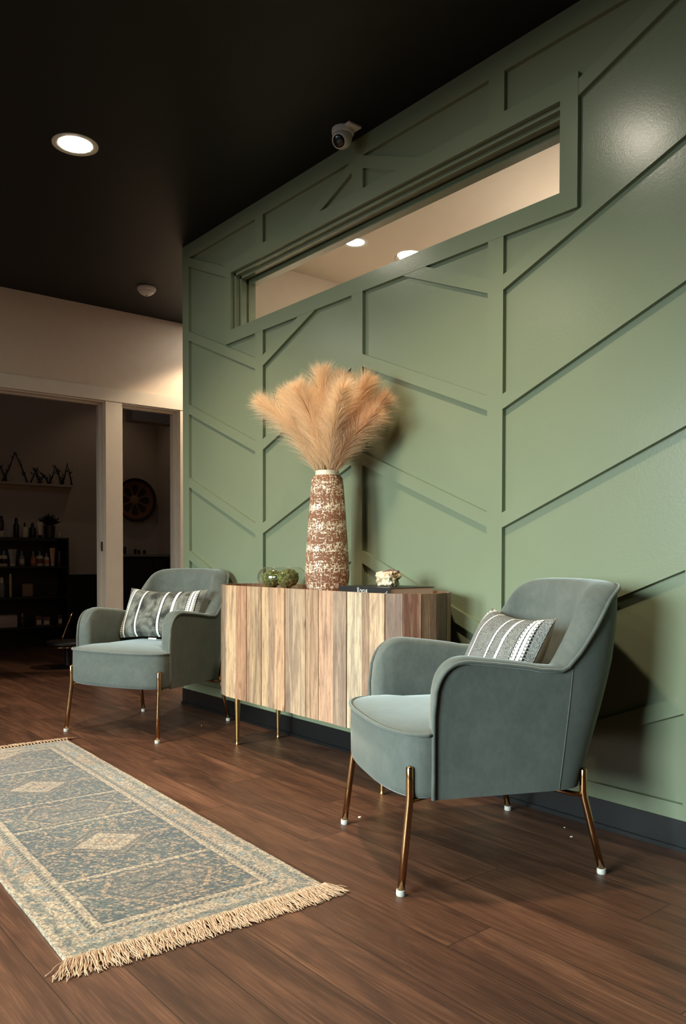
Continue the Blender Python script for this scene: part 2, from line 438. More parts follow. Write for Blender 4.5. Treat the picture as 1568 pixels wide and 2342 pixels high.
# diagonal battens; bays A,C fall to the right, B,D rise
SL, TH = 0.41, 0.055
def clip_poly(poly, f):
    out = []
    for i in range(len(poly)):
        a, b = poly[i], poly[(i + 1) % len(poly)]; fa, fb = f(a), f(b)
        if fa >= 0: out.append(a)
        if (fa >= 0) != (fb >= 0):
            t = fa / (fa - fb); out.append((a[0] + (b[0] - a[0]) * t, a[1] + (b[1] - a[1]) * t))
    return out
def area(poly):
    return abs(sum(poly[i][0] * poly[(i + 1) % len(poly)][1] - poly[(i + 1) % len(poly)][0] * poly[i][1] for i in range(len(poly)))) / 2
def diagonals(x0, x1, xr, ztops, s, rising):
    for zt in ztops:
        k = SL if rising else -SL
        up_ = lambda x: zt + k * (x - xr)
        quad = [(x0, up_(x0) - TH), (x1, up_(x1) - TH), (x1, up_(x1)), (x0, up_(x0))]
        quad = clip_poly(quad, lambda q: TB - q[1]); quad = clip_poly(quad, lambda q: q[1] - BB) if quad else quad
        if not quad or len(quad) < 3: continue
        pieces = [quad]
        if x1 > T0 and x0 < T1:               # cut out the window casing
            lowp = clip_poly(quad, lambda q: TZ0 - q[1]); hip = clip_poly(quad, lambda q: q[1] - TZ1)
            mid = clip_poly(clip_poly(quad, lambda q: q[1] - TZ0), lambda q: TZ1 - q[1]) if len(quad) > 2 else []
            ml = clip_poly(mid, lambda q: T0 - q[0]) if mid else []
            mr = clip_poly(mid, lambda q: q[0] - T1) if mid else []
            pieces = [lowp, hip, ml, mr]
        b = bmesh.new(); n = 0
        for q in pieces:
            if len(q) >= 3 and area(q) > 1e-4:
                poly_prism(b, q, 0.0003, BY); n += 1
        if n: trim(b, label='sage green diagonal batten on the feature wall')
        else: b.free()
SP = 0.4345
diagonals(0.075, 0.794, 0.075, [2.662 - SP * i for i in range(-1, 7)], 0, False)
diagonals(0.867, 1.584, 0.867, [1.935 + SP * i for i in range(-5, 3)], 0, True)
diagonals(1.660, 2.377, 1.660, [2.655 - SP * i for i in range(-1, 7)], 0, False)
diagonals(2.450, 3.153, 2.450, [1.922 + SP * i for i in range(-6, 3)], 0, True)
diagonals(3.228, 3.945, 3.228, [2.655 - SP * i for i in range(-1, 7)], 0, False)
diagonals(4.02, 4.735, 4.02, [1.922 + SP * i for i in range(-6, 3)], 0, True)
# baseboard
bm = bmesh.new(); box(bm, -0.004, 6.6, -0.006, PY, 0, 0.092); box(bm, -0.004, 6.6, -0.016, -0.006, 0, 0.014)
struct(obj('baseboard_right', bm, M['black_paint']), 'black baseboard under the green wall', 'baseboard')
# high window : frame, stops, pane
wd = bpy.data.objects.new('window_1', None); COL.objects.link(wd); wd.location = (OX0, 0.02, OZ0)
struct(wd, 'long high interior window in the green wall', 'window')
def wpart(name, boxes, mat):
    b = bmesh.new()
    for q in boxes: box(b, q[0] - OX0, q[1] - OX0, q[2] - 0.02, q[3] - 0.02, q[4] - OZ0, q[5] - OZ0, 0.0)
    return obj(name, b, mat, wd)
wpart('window_frame', [(OX0, OX0 + 0.014, 0.022, 0.148, OZ0 + .001, OZ1 - .001), (OX1 - 0.014, OX1, 0.022, 0.148, OZ0 + .001, OZ1 - .001), (OX0, OX1, 0.022, 0.148, OZ1 - 0.015, OZ1 - .001), (OX0, OX1, 0.022, 0.148, OZ0 + .001, OZ0 + 0.004)], M['green'])
wpart('window_stop', [(OX0 + .014, OX0 + 0.026, 0.050, 0.082, OZ0 + .004, OZ1 - .015), (OX1 - 0.026, OX1 - .014, 0.050, 0.082, OZ0 + .004, OZ1 - .015), (OX0 + .014, OX1 - .014, 0.050, 0.082, OZ1 - 0.030, OZ1 - .015)], M['green'])
wpart('window_stop', [(OX0 + .014, OX0 + 0.020, 0.100, 0.146, OZ0 + .004, OZ1 - .015), (OX1 - 0.020, OX1 - .014, 0.100, 0.146, OZ0 + .004, OZ1 - .015), (OX0 + .014, OX1 - .014, 0.100, 0.146, OZ1 - 0.052, OZ1 - .015)], M['green'])
wpart('window_pane', [(OX0 + .014, OX1 - .014, 0.088, 0.093, OZ0 + .004, OZ1 - .016)], M['pane'])

# lit room behind the green wall
struct(BOX('wall_beyond_left', 0.0, 0.10, WT, 3.4, 0, CZ, M['cream']), 'cream side wall of the room behind the high window', 'wall')
struct(BOX('wall_beyond_back', 0.10, 6.6, 3.3, 3.4, 0, CZ, M['cream']), 'cream back wall of the room behind the high window', 'wall')
struct(BOX('wall_beyond_right', 5.2, 5.3, WT, 3.3, 0, CZ, M['cream']), 'cream end wall of the room behind the high window', 'wall')

# cream cross wall with two door openings
WX, WX2 = -1.415, -1.545
Dz = 2.050
O1a, O1b, O2a, O2b = -1.15, 0.104, 0.231, 0.719
bm = bmesh.new()
box(bm, WX2, WX, -5.6, O1a, 0, CZ); box(bm, WX2, WX, O1b, O2a, 0, Dz); box(bm, WX2, WX, O2b, 3.4, 0, CZ)
box(bm, WX2, WX, O1a, O2b, Dz, CZ)
struct(obj('wall_back', bm, M['cream']), 'cream wall with two door openings', 'wall')
TX = WX + 0.018
tbox(WX, TX + .004, O1a - 0.12, O2b + 0.12, Dz, 2.146, mat=M['white_trim'], label='white header board over the two doorways')
tbox(WX, TX, O1b, O2a, 0, Dz, mat=M['white_trim'], label='white casing post between the two doorways')
tbox(WX, TX, O2b, O2b + 0.105, 0, Dz, mat=M['white_trim'], label='white casing beside the narrow doorway')
tbox(WX, TX, O1a - 0.105, O1a, 0, Dz, mat=M['white_trim'], label='white casing on the far side of the wide doorway')
for k, (a, b) in enumerate(((O1a, O1b), (O2a, O2b))):
    dd = bpy.data.objects.new('door_%d' % (k + 1), None); COL.objects.link(dd); dd.location = (WX, a, 0)
    struct(dd, ('wide dark doorway with white jambs', 'narrow doorway with white jambs')[k], 'door')
    bm = bmesh.new()
    box(bm, WX2 - WX - .004, 0.001, b - a - .012, b - a - .0005, 0, Dz - .0005); box(bm, WX2 - WX - .004, 0.001, 0.0005, .012, 0, Dz - .0005)
    box(bm, WX2 - WX - .004, 0.001, .012, b - a - .012, Dz - .012, Dz - .0005)
    obj('jamb', bm, M['white_trim'], dd)
    bm = bmesh.new()
    box(bm, -0.085, -0.05, b - a - .026, b - a - .012, 0, Dz - .012); box(bm, -0.085, -0.05, .012, .026, 0, Dz - .012)
    box(bm, -0.085, -0.05, .026, b - a - .026, Dz - .026, Dz - .012)
    obj('door_stop', bm, M['white_trim'], dd)
    if k == 0: BOX('strike_plate', -0.046, -0.020, b - a - .0145, b - a - .012, 0.93, 1.00, M['black'], dd)
# unlit room beyond
RX = -3.90
bm = bmesh.new(); box(bm, RX - .1, RX, -2.6, 1.85, 0, 2.95)
struct(obj('wall_far', bm, M['dark_room']), 'pale far wall of the unlit room', 'wall')
struct(BOX('wall_far_right', RX, WX2 - .001, 1.75, 1.85, 0, 2.95, M['dark_room']), 'pale side wall of the unlit room', 'wall')
struct(BOX('wall_far_left', RX, WX2 - .001, -2.6, -2.5, 0, 2.95, M['dark_room']), 'side wall of the unlit room', 'wall')
struct(BOX('wall_soffit', RX + .9, RX + 1.05, 0.98, 1.75, 2.19, 2.95, M['dark_room']), 'dropped soffit in the unlit room', 'wall')
tn[0] += 1
struct(BOX('trim_%d' % tn[0], RX, RX + .012, -2.5, 1.10, 0, 0.70, M['black']), 'black wainscot along the far wall of the unlit room', 'trim')
# remaining walls of the waiting room (behind the camera)
bm = bmesh.new(); zs0, zs1 = 0.5, 2.2; xs = -1.6
for a, b in WIN: box(bm, xs, a, -5.1, -5.0, 0, CZ); xs = b
box(bm, xs, 6.7, -5.1, -5.0, 0, CZ)
for a, b in WIN: box(bm, a, b, -5.1, -5.0, 0, zs0); box(bm, a, b, -5.1, -5.0, zs1, CZ)
struct(obj('wall_front', bm, M['cream']), 'cream front wall with two shop windows', 'wall')
for k, (a, b) in enumerate(WIN):
    wf = bmesh.new(); mx = (a + b) / 2; mz = 1.45
    for q in ((a, b, zs0, zs0 + .05), (a, b, zs1 - .05, zs1), (a, a + .05, zs0 + .05, zs1 - .05), (b - .05, b, zs0 + .05, zs1 - .05), (mx - .02, mx + .02, zs0 + .05, zs1 - .05), (a + .05, mx - .02, mz - .02, mz + .02), (mx + .02, b - .05, mz - .02, mz + .02)):
        box(wf, q[0], q[1], -5.09, -5.03, q[2], q[3])
    struct(obj('window_%d' % (k + 2), wf, M['black_paint']), ('shop window frame nearer the doorways', 'shop window frame behind the camera')[k], 'window')
struct(BOX('wall_near', 6.6, 6.7, -5.0, 3.4, 0, CZ, M['cream']), 'cream end wall behind the camera', 'wall')

# ------------------------------------------------------------------ ceiling fixtures
def downlight(loc, label, group, watts, cone, blend, col, strength=110, r=0.1):
    t = thing('downlight', label, 'ceiling light', loc, 0, group)
    bm = bmesh.new(); lathe(bm, [(r * 0.735, 0.0), (r * 0.735, -0.0022), (r * 0.80, -0.0026), (r * 0.98, -0.0046), (r, -0.0042), (r * 1.003, 0.0)], 48, cap=False)
    obj('trim_ring', bm, M['white_plastic'], t, smooth=True)
    bm = bmesh.new(); lathe(bm, [(0.004, -0.0020), (r * 0.733, -0.0020), (r * 0.733, -0.0005), (0.004, -0.0005)], 48)
    obj('diffuser', bm, emit('downlight_diffuser', (1.0, 0.90, 0.74), strength), t)
    if watts:
        ld = bpy.data.lights.new('bulb', 'SPOT'); ld.energy = watts; ld.color = col; ld.spot_size = math.radians(cone); ld.spot_blend = blend
        ld.shadow_soft_size = 0.06
        lo = bpy.data.objects.new('bulb', ld); COL.objects.link(lo); lo.parent = t; lo.location = (0, 0, -0.012)
    return t
downlight((0.785, -0.949, CZ), 'round recessed downlight glowing in the black ceiling', 'recessed downlights in the black ceiling', SPOT_W, 118, 0.75, WARM)
for q in ((2.43, -0.949), (-1.0, -2.1), (0.785, -2.6), (2.43, -2.6)):
    downlight((q[0], q[1], CZ), 'round recessed downlight out of the picture over the waiting room', 'recessed downlights in the black ceiling', SPOT_W * (0.3 if q[0] < 0 else 0.7 if q[1] < -2 else 1.2), 118, 0.75, WARM)
downlight((-0.98, 1.05, CZ), 'round recessed downlight over the passage behind the green wall', 'recessed downlights in the black ceiling', 110, 124, 0.35, WARM)
downlight((0.724, 0.745, CZ), 'bright round downlight seen whole through the high window', 'downlights in the lit room', 110, 128, 0.5, LITROOM, 40, 0.075)
downlight((0.752, 1.147, CZ), 'bright round downlight cut off by the high window sill', 'downlights in the lit room', 110, 128, 0.5, LITROOM, 40, 0.075)
downlight((-3.35, 1.15, 2.95), 'added dim downlight hidden above the narrow doorway', 'added downlights in the unlit room', 5, 105, 0.6, WARM, 2)  # added lamp, unseen, to lift the wall and disc behind the narrow doorway
downlight((3.3, 1.6, CZ), 'added round downlight out of sight in the lit room', 'downlights in the lit room', 110, 128, 0.5, LITROOM, 40, 0.075)  # added unseen, as extra light for the room beyond the window
# added uplights, unseen below the window's sill line, brightening the lit room's ceiling
def add_uplight(x, y, watts, lb):
    wl = thing('added_uplight', lb, 'floor lamp', (x, y, 0), 0, 'added uplights in the lit room')
    bm = bmesh.new(); lathe(bm, [(0.13, 0), (0.13, 0.02), (0.012, 0.035), (0.012, 1.95), (0.02, 1.96)], 24); obj('stand', bm, M['black'], wl, angle=40)
    bm = bmesh.new(); lathe(bm, [(0.02, 1.95), (0.10, 1.98), (0.15, 2.04), (0.145, 2.04), (0.095, 1.985), (0.015, 1.962)], 32, cap=False); obj('lamp_shade', bm, M['white_plastic'], wl, smooth=True)
    ld = bpy.data.lights.new('bulb', 'POINT'); ld.energy = watts; ld.color = LITROOM; ld.shadow_soft_size = 0.06
    lo = bpy.data.objects.new('bulb', ld); COL.objects.link(lo); lo.parent = wl; lo.location = (0, 0, 2.08)
add_uplight(0.95, 2.15, 20, 'added unseen uplight lamp in the lit room nearer its side wall')
add_uplight(2.10, 1.42, 27, 'added unseen uplight lamp in the lit room behind the far end of the high window')

sd = thing('smoke_detector', 'small white smoke detector on the black ceiling', 'smoke detector', (-0.80, 0.151, CZ))
bm = bmesh.new(); lathe(bm, [(0.062, -0.0), (0.064, -0.014), (0.058, -0.024), (0.056, -0.026)], 40); obj('base', bm, M['white_plastic'], sd, angle=40)
bm = bmesh.new(); lathe(bm, [(0.055, -0.026), (0.05, -0.034), (0.036, -0.045), (0.024, -0.052), (0.003, -0.053)], 40); obj('cover', bm, M['white_plastic'], sd, smooth=True)
bm = bmesh.new(); lathe(bm, [(0.012, -0.0525), (0.011, -0.0545), (0.002, -0.0545)], 20); obj('vent', bm, simple('grey_plastic', (120, 116, 110), 0.5), sd)

sec = thing('security_camera', 'white turret security camera with black lens under the ceiling', 'security camera', (1.645, -0.100, CZ)); sec.scale = (0.82, 0.82, 0.82)
bm = bmesh.new(); lathe(bm, [(0.058, 0.0), (0.060, -0.010), (0.058, -0.026), (0.052, -0.030)], 40); obj('base', bm, M['white_plastic'], sec, angle=40)
bm = bmesh.new(); box(bm, -0.01, 0.088, -0.03, 0.055, -0.012, -0.0005, 0.003); obj('mount_plate', bm, M['white_plastic'], sec, angle=40)
d = Vector((0.35, -0.72, -0.62)).normalized()
q = Vector((0, 0, 1)).rotation_difference(d)
def turned(bm, off):
    for v in bm.verts: v.co = q @ v.co + Vector(off)
bm = bmesh.new(); lathe(bm, [(0.012, -0.050), (0.034, -0.040), (0.048, -0.020), (0.051, 0.0), (0.049, 0.022), (0.043, 0.040), (0.037, 0.052), (0.034, 0.054)], 40); turned(bm, (0, -0.005, -0.050)); obj('housing', bm, M['white_plastic'], sec, smooth=True)
bm = bmesh.new(); lathe(bm, [(0.033, 0.050), (0.033, 0.0545), (0.026, 0.058), (0.012, 0.061), (0.002, 0.0615)], 32); turned(bm, (0, -0.005, -0.050)); obj('lens', bm, M['lens'], sec, smooth=True)

# ------------------------------------------------------------------ armchair
def vr(z): return interp(z, [(0.22, 0.268), (0.30, 0.300), (0.36, 0.322), (0.48, 0.365), (0.58, 0.396), (0.70, 0.420), (0.78, 0.432), (0.82, 0.436)])
HW, VS, VF = 0.295, -0.10, 0.205
def outer(t, z, du=0.0, dv=0.0):
    """t<=0 : along the arm (t=-1 front edge); 0..90 degrees around the back"""
    if t <= 0: return (HW - du, lerp(VS, VF, -t), z)
    c, s = math.cos(math.radians(t)), math.sin(math.radians(t))
    k = interp(z, [(0.60, 0.0), (0.70, 0.25), (0.82, 1.0)])         # corners soften and draw in towards the top
    ex = 0.5 + 0.15 * k
    return ((HW - 0.012 * k - du) * max(c, 0) ** ex, VS - (vr(z) + VS - dv) * max(s, 0) ** 0.5, z)
HT = [(0, 0.578), (1.5, 0.574), (3.4, 0.572), (4.4, 0.576), (6.5, 0.597), (9.5, 0.624), (14.5, 0.666), (20, 0.708), (25.8, 0.746), (31, 0.771), (36, 0.782), (42, 0.791), (50, 0.799), (62, 0.803), (90, 0.806)]
def edge_h(t):
    if t <= 0:
        v = lerp(VS, VF, -t)
        if v > 0.105: return 0.452 + 0.154 * max(0, 1 - ((v - 0.105) / 0.1001) ** 2.6) ** (1 / 2.6)
        return lerp(0.578, 0.606, ((v - VS) / 0.205) ** 0.8)
    s = 0
    for k in (-0.9, 0, 0.9): s += interp(max(t + k, 0), HT)
    return s / 3
TSPL = 7.0
def shell_section(ts, zbot_in, mirror, cap):
    bm = bmesh.new(); cols = []
    for t in ts:
        hh = edge_h(t); pts = []
        for k in range(9):
            pts.append(outer(t, lerp(0.245, hh, k / 8)))
        if t <= 0:
            v = lerp(VS, VF, -t); wf = interp(v, [(0.15, 1.0), (0.185, 0.93), (0.2, 0.75), (VF, 0.5)])
        else: wf = 1.0
        wu = 0.062 * wf; wv = 0.085
        for k in range(1, 8):
            th = PI * k / 8; a = (1 - math.cos(th)) / 2
            p = outer(t, hh, wu * a, wv * a)
            pts.append((p[0], p[1], hh + 0.017 * math.sin(th) * (0.6 + 0.4 * wf)))
        for k in range(8):
            z = lerp(hh, min(zbot_in, hh - 0.02), k / 7); b = 0.008 * math.sin(PI * min(1, k / 7 * 1.1))
            p = outer(t, z, wu + b, wv + b); pts.append((p[0], p[1], z))
        if mirror: pts = [(-x, y, z) for x, y, z in pts]
        cols.append(pts)
    V = grid_mesh(bm, cols)
    if cap: bm.faces.new(V[0])
    return bm
def tube_obj(name, pts, r, mat, parent, seg=10):
    bm = bmesh.new(); tube(bm, pts, r, seg); return obj(name, bm, mat, parent, smooth=True)

def make_chair(label, loc, rz):
    root = thing('armchair', label, 'armchair', loc, rz, None)
    vel, gold = M['velvet'], M['gold']
    # seat: box with bowed front
    def outline(ins=0.0):
        P = []
        for k in range(33):
            a = PI * k / 32; c, s = math.cos(a), math.sin(a)
            P.append((math.copysign(abs(c) ** (2 / 2.6), c) * (0.297 - ins), 0.207 + (0.110 - ins) * abs(s) ** (2 / 2.6)))
        return [(0.255 - ins, -0.24), (0.255 - ins, 0.199)] + P + [(-0.255 + ins, 0.199), (-0.255 + ins, -0.24)]
    bm = bmesh.new(); rows = []
    for z, ins in ((0.248, 0.02), (0.2495, 0.010), (0.256, 0.003), (0.27, 0.0), (0.35, -0.001), (0.41, 0.0), (0.418, 0.001)):
        rows.append([(x, y, z) for x, y in outline(ins)])
    V = grid_mesh(bm, rows, close=True)
    bm.faces.new(V[0][::-1])
    prev = V[-1]
    for f, z in ((0.97, 0.4235), (0.9, 0.430), (0.78, 0.437), (0.6, 0.442), (0.35, 0.445)):
        cur = [bm.verts.new((x * f, lerp(0.04, y, f), z)) for x, y in outline(0.0)]
        n = len(cur)
        for i in range(n): bm.faces.new((prev[i], prev[(i + 1) % n], cur[(i + 1) % n], cur[i]))
        prev = cur
    bm.faces.new(prev)
    seat = obj('seat', bm, vel, root, angle=55)
    P = outline(0.0)[2:-2]
    P = [q_ for q_ in P if q_[1] > 0.214]; P = [(0.2955, 0.2105)] + P + [(-0.2955, 0.2105)]
    tube_obj('seat_piping', [(x * 1.004, y + 0.002, 0.419) for x, y in P], 0.0055, vel, seat, 8)
    # shell: two arms and back
    ta = [-1 + i * 0.022 for i in range(19)] + [-0.58 + i * 0.0725 for i in range(8)]
    ta = [t for t in ta if t < -0.001] + [0.0, 1.5, 3.0, 5.0, TSPL]
    for sgn in (False, True):
        obj('armrest', shell_section(ta, 0.34, sgn, True), vel, root, angle=65)
    tb = [TSPL, 9, 11.5, 14.5, 18, 22, 26, 30, 34, 38, 43, 49, 56, 64, 73, 82, 90]
    bm = bmesh.new(); cols = []
    right = shell_section(tb, 0.36, False, False); left = shell_section(tb[::-1], 0.36, True, False)
    n = len(right.verts) // len(tb)
    right.verts.ensure_lookup_table(); left.verts.ensure_lookup_table()
    rc = [[right.verts[i * n + j].co[:] for j in range(n)] for i in range(len(tb))]
    lc = [[left.verts[i * n + j].co[:] for j in range(n)] for i in range(len(tb))]
    right.free(); left.free()
    grid_mesh(bm, rc + lc[1:])
    obj('backrest', bm, vel, root, smooth=True)
    # piping along the whole edge
    e = [(HW + 0.002, VF + 0.003, z) for z in (0.246, 0.30, 0.36, 0.42)]
    e += [Vector(outer(t, edge_h(t))) + Vector((0.003, 0.003 if t < -0.6 else 0, 0.003)) for t in ta]
    e += [Vector(outer(t, edge_h(t))) + Vector((0.003 * math.cos(math.radians(t)), -0.003, 0.003)) for t in tb[1:]]
    e = [Vector(p) for p in e]
    e = e + [Vector((-p.x, p.y, p.z)) for p in e[::-1][1:]]
    tube_obj('edge_piping', e, 0.0058, vel, root, 8)
    for sx in (1, -1):      # upright seams down the outside between arm and back
        tube_obj('seam', [(sx * p[0], p[1], p[2]) for p in (outer(TSPL, lerp(0.247, edge_h(TSPL) - 0.004, k / 9)) for k in range(10))], 0.0014, vel, root, 6)
    # legs
    for sx in (1, -1):
        for kind in (0, 1):
            if kind == 0: top, bend, foot = (0.279, 0.268, 0.331), (0.279, 0.268, 0.248), (0.291, 0.296, 0.010)
            else: top, bend, foot = (0.276, -0.248, 0.292), (0.276, -0.248, 0.226), (0.292, -0.298, 0.010)
            T, B_, F_ = (Vector((sx * a[0], a[1], a[2])) for a in (top, bend, foot))
            pts = [T, lerp(T, B_, 0.5), lerp(T, B_, 0.9), B_ + (F_ - B_) * 0.05, lerp(B_, F_, 0.5), F_]
            r = 0.0105
            bm = bmesh.new(); tube(bm, [T + Vector((0, 0, 0.006)), T + Vector((0, 0, 0.004))] + pts, [0.004, 0.0085] + [r] * 4 + [r * .98, r * .95], 16)
            leg = obj('leg', bm, gold, root, smooth=True)
            bm = bmesh.new(); lathe(bm, [(0.0120, 0.0), (0.0130, 0.003), (0.0126, 0.012), (0.0122, 0.015), (0.010, 0.0155)], 20, (sx * foot[0], foot[1], 0))
            obj('foot_cap', bm, M['rubber'], leg, angle=40)
    bm = bmesh.new()
    for y, z, yy in ((0.268, 0.2405, 0.19), (-0.248, 0.222, -0.15)):
        tube(bm, [(0.279, y, z), (0.262, lerp(y, yy, .3), z + .002), (0.235, yy, 0.2405), (0.10, yy, 0.2405), (-0.10, yy, 0.2405), (-0.235, yy, 0.2405), (-0.262, lerp(y, yy, .3), z + .002), (-0.279, y, z)], 0.007, 10)
    obj('underframe', bm, gold, root, smooth=True)
    return root
R1 = math.atan2(0.417, -0.909); R2 = math.atan2(-0.417, -0.909)
chair_a = make_chair('grey velvet armchair on brass legs, nearest the camera, right of the wooden sideboard', (2.707, -0.490, 0), R1)
chair_b = copy_tree(chair_a)
chair_b.location = (0.478, -0.452, 0); chair_b.rotation_euler = (0, 0, R2)
chair_b['label'] = 'grey velvet armchair on brass legs farther back, between the doorways and the sideboard'
for c in (chair_a, chair_b): c['group'] = 'grey velvet armchairs flanking the sideboard'

# ------------------------------------------------------------------ lumbar pillows
def pillow(label, loc, rot, mat, flip):
    M.setdefault('ink', simple('white_print', (226, 226, 220), 0.5))
    root = thing('lumbar_pillow', label, 'pillow', loc, 0, 'striped lumbar pillows on the armchairs')
    root.rotation_euler = rot
    W_, H_, T_ = 0.25, 0.152, 0.062
    for side, nm in ((1, 'striped_front'), (-1, 'plain_back')):
        bm = bmesh.new(); rows = []
        for i in range(41):
            a = -1 + 2 * i / 40; r = []
            for j in range(29):
                b = -1 + 2 * j / 28
                px = W_ * a * (1 - 0.075 * (1 - b * b))
                pz = H_ * b * (1 - 0.15 * (1 - a * a))
                th = T_ * (max(0, 1 - abs(a) ** 3.2) ** 0.55) * (max(0, 1 - abs(b) ** 2.8) ** 0.6)
                th += 0.003 * mnoise.noise(Vector((a * 3, b * 3, side * 5))) * (1 - a * a) * (1 - b * b)
                r.append((px * (1 if not flip else -1) if False else px, -side * (th + 0.001), pz))
            rows.append(r)
        grid_mesh(bm, rows)
        obj(nm, bm, mat if side == 1 else M['cream_cotton'], root, smooth=True)
    if flip: BOX('care_tag', -0.015, 0.035, -0.030, -0.028, -0.155, -0.147, M['ink'], root)
    return root
M['pillow_a'] = mat_pillow('striped_tweed_cloth', (34, 37, 37), (150, 152, 148), 2.2, 0.15)
M['pillow_b'] = mat_pillow('striped_washed_cloth', (50, 53, 50), (132, 134, 126), 0.5, 1.5)
# placed in chair space: local y=forward, so the pillow's front (-y) is turned half round
def on_chair(ch, u, v, z, yaw, tilt):
    a = ch.rotation_euler.z; ca, sa = math.cos(a), math.sin(a)
    x, y = ch.location.x + u * ca - v * sa, ch.location.y + u * sa + v * ca
    rot = (Matrix.Rotation(a + PI + yaw, 3, 'Z') @ Matrix.Rotation(-tilt, 3, 'X')).to_euler()
    return (x, y, z), rot
l, r = on_chair(chair_a, 0.025, -0.140, 0.578, math.radians(-4), math.radians(25))
pillow('dark tweed lumbar pillow with white stripes on the nearest armchair', l, r, M['pillow_a'], False)
l, r = on_chair(chair_b, 0.005, -0.105, 0.580, math.radians(3), math.radians(27))
pillow('washed grey lumbar pillow with white stripes on the farther armchair', l, r, M['pillow_b'], True)

# ------------------------------------------------------------------ sideboard
SX0, SX1, SYC, SR, SZ0, SZ1 = 0.950, 2.318, -0.20, 0.175, 0.235, 0.756
sb = thing('sideboard', 'oval sideboard of mixed wood slats on brass legs against the green wall', 'sideboard', (1.634, -0.2, 0))
CX = 1.634
front = [(1.117, (216, 172, 122)), (1.210, (188, 130, 86)), (1.296, (192, 146, 102)), (1.331, (188, 150, 106)), (1.418, (208, 166, 118)), (1.477, (176, 138, 104)), (1.522, (216, 164, 114)),
         (1.597, (176, 144, 114)), (1.657, (194, 160, 122)), (1.745, (184, 142, 104)), (1.829, (204, 154, 116)), (1.925, (164, 136, 112)), (2.007, (212, 188, 152)), (2.096, (162, 128, 98)), (2.139, None)]
cxl, cxr = SX0 + SR, SX1 - SR
planks = []        # (p0, p1, colour) seen counter-clockwise from the front left
arcL = [(150, 124, 100), (138, 110, 86), (120, 94, 72), (150, 112, 80), (130, 96, 70), (120, 90, 66), (140, 100, 72), (130, 96, 70)]
arcR = [(214, 172, 126), (150, 116, 92), (126, 72, 46), (160, 118, 84), (136, 96, 66), (138, 90, 62), (112, 84, 60), (146, 106, 74)]  # wood tones, with shade on the right end partly put into them
def arc(cx, a0, a1, n):
    return [(cx + SR * math.cos(lerp(a0, a1, i / n)), SYC + SR * math.sin(lerp(a0, a1, i / n))) for i in range(n + 1)]
L = arc(cxl, PI * 0.5, PI * 1.5, 8); L[-1] = (1.117, SYC - SR)
for i in range(8): planks.append((L[i], L[i + 1], arcL[7 - i]))
for (a, c), (b, _) in zip(front, front[1:]): planks.append(((a, SYC - SR), (b, SYC - SR), c))
Rr = arc(cxr, -PI / 2, PI / 2, 8); Rr[0] = (2.139, SYC - SR)
for i in range(8): planks.append((Rr[i], Rr[i + 1], arcR[i]))
nb = 12
for i in range(nb): planks.append(((lerp(cxr, cxl, i / nb), SYC + SR), (lerp(cxr, cxl, (i + 1) / nb), SYC + SR), arcL[i % 8]))
def plank_mesh(sel, name, z0, z1):
    bm = bmesh.new(); lc = bm.verts.layers.float_color.new('plank'); li = bm.verts.layers.float_color.new('plank_id')
    for idx in sel:
        (x0, y0), (x1, y1), c = planks[idx]
        p0, p1 = Vector((x0 - CX, y0 - SYC, 0)), Vector((x1 - CX, y1 - SYC, 0))
        t = (p1 - p0).normalized(); nrm = Vector((t.y, -t.x, 0))
        out = 0.0025 * math.sin(idx * 2.4); gap = 0.0010
        a0, a1 = p0 + t * gap + nrm * out, p1 - t * gap + nrm * out
        i0 = p0 - nrm * 0.016 + t * (0.002 if idx < 8 or 21 < idx < 30 else gap); i1 = p1 - nrm * 0.016 - t * (0.002 if idx < 8 or 21 < idx < 30 else gap)
        k = 0.0018
        ring = [a0 + t * k, a1 - t * k, a1 - nrm * k, i1, i0, a0 - nrm * k]
        A = [bm.verts.new((p.x, p.y, z0)) for p in ring]; B_ = [bm.verts.new((p.x, p.y, z1)) for p in ring]
        for v in A + B_:
            v[lc] = lin(c); rr = random.Random(idx); v[li] = (rr.random(), rr.random(), rr.random(), 1)
        n = len(ring)
        for i in range(n): bm.faces.new((A[i], A[(i + 1) % n], B_[(i + 1) % n], B_[i]))
        bm.faces.new(A[::-1]); bm.faces.new(B_)
    return obj(name, bm, M['slat'], sb, angle=30)
# 0-7 left end, 8-14 left door, 15-20 right door, 21.. right end, back
plank_mesh(list(range(0, 8)) + list(range(21, len(planks))), 'body', SZ0, SZ1)
plank_mesh(range(8, 15), 'door', SZ0, SZ1); plank_mesh(range(15, 21), 'door', SZ0, SZ1)
def stadium(ins, z, n=14):
    rr = SR - ins; P = []
    for i in range(n + 1): a = lerp(PI / 2, 1.5 * PI, i / n); P.append((cxl - CX + rr * math.cos(a), rr * math.sin(a), z))
    for i in range(n + 1): a = lerp(-PI / 2, PI / 2, i / n); P.append((cxr - CX + rr * math.cos(a), rr * math.sin(a), z))
    return P
bm = bmesh.new(); V = grid_mesh(bm, [stadium(0.021, 0.722), stadium(0.021, 0.737)], close=True); bm.faces.new(V[0][::-1]); bm.faces.new(V[1])
obj('tray_top', bm, M['tray'], sb)
bm = bmesh.new(); V = grid_mesh(bm, [stadium(0.024, SZ0 + .004), stadium(0.024, SZ0 + .02)], close=True); bm.faces.new(V[0][::-1]); bm.faces.new(V[1])
obj('bottom_panel', bm, M['tray'], sb)
for x in (1.128, 2.150):
    for y in (-0.317, -0.083):
        bm = bmesh.new(); lathe(bm, [(0.0095, 0.0), (0.0105, 0.003), (0.0095, 0.007), (0.0078, 0.010), (0.0080, 0.016), (0.0128, 0.19), (0.0130, 0.241)], 24, (x - CX, y - SYC, 0))
        obj('leg', bm, M['brass'], sb, angle=40)

TRZ = 0.7375
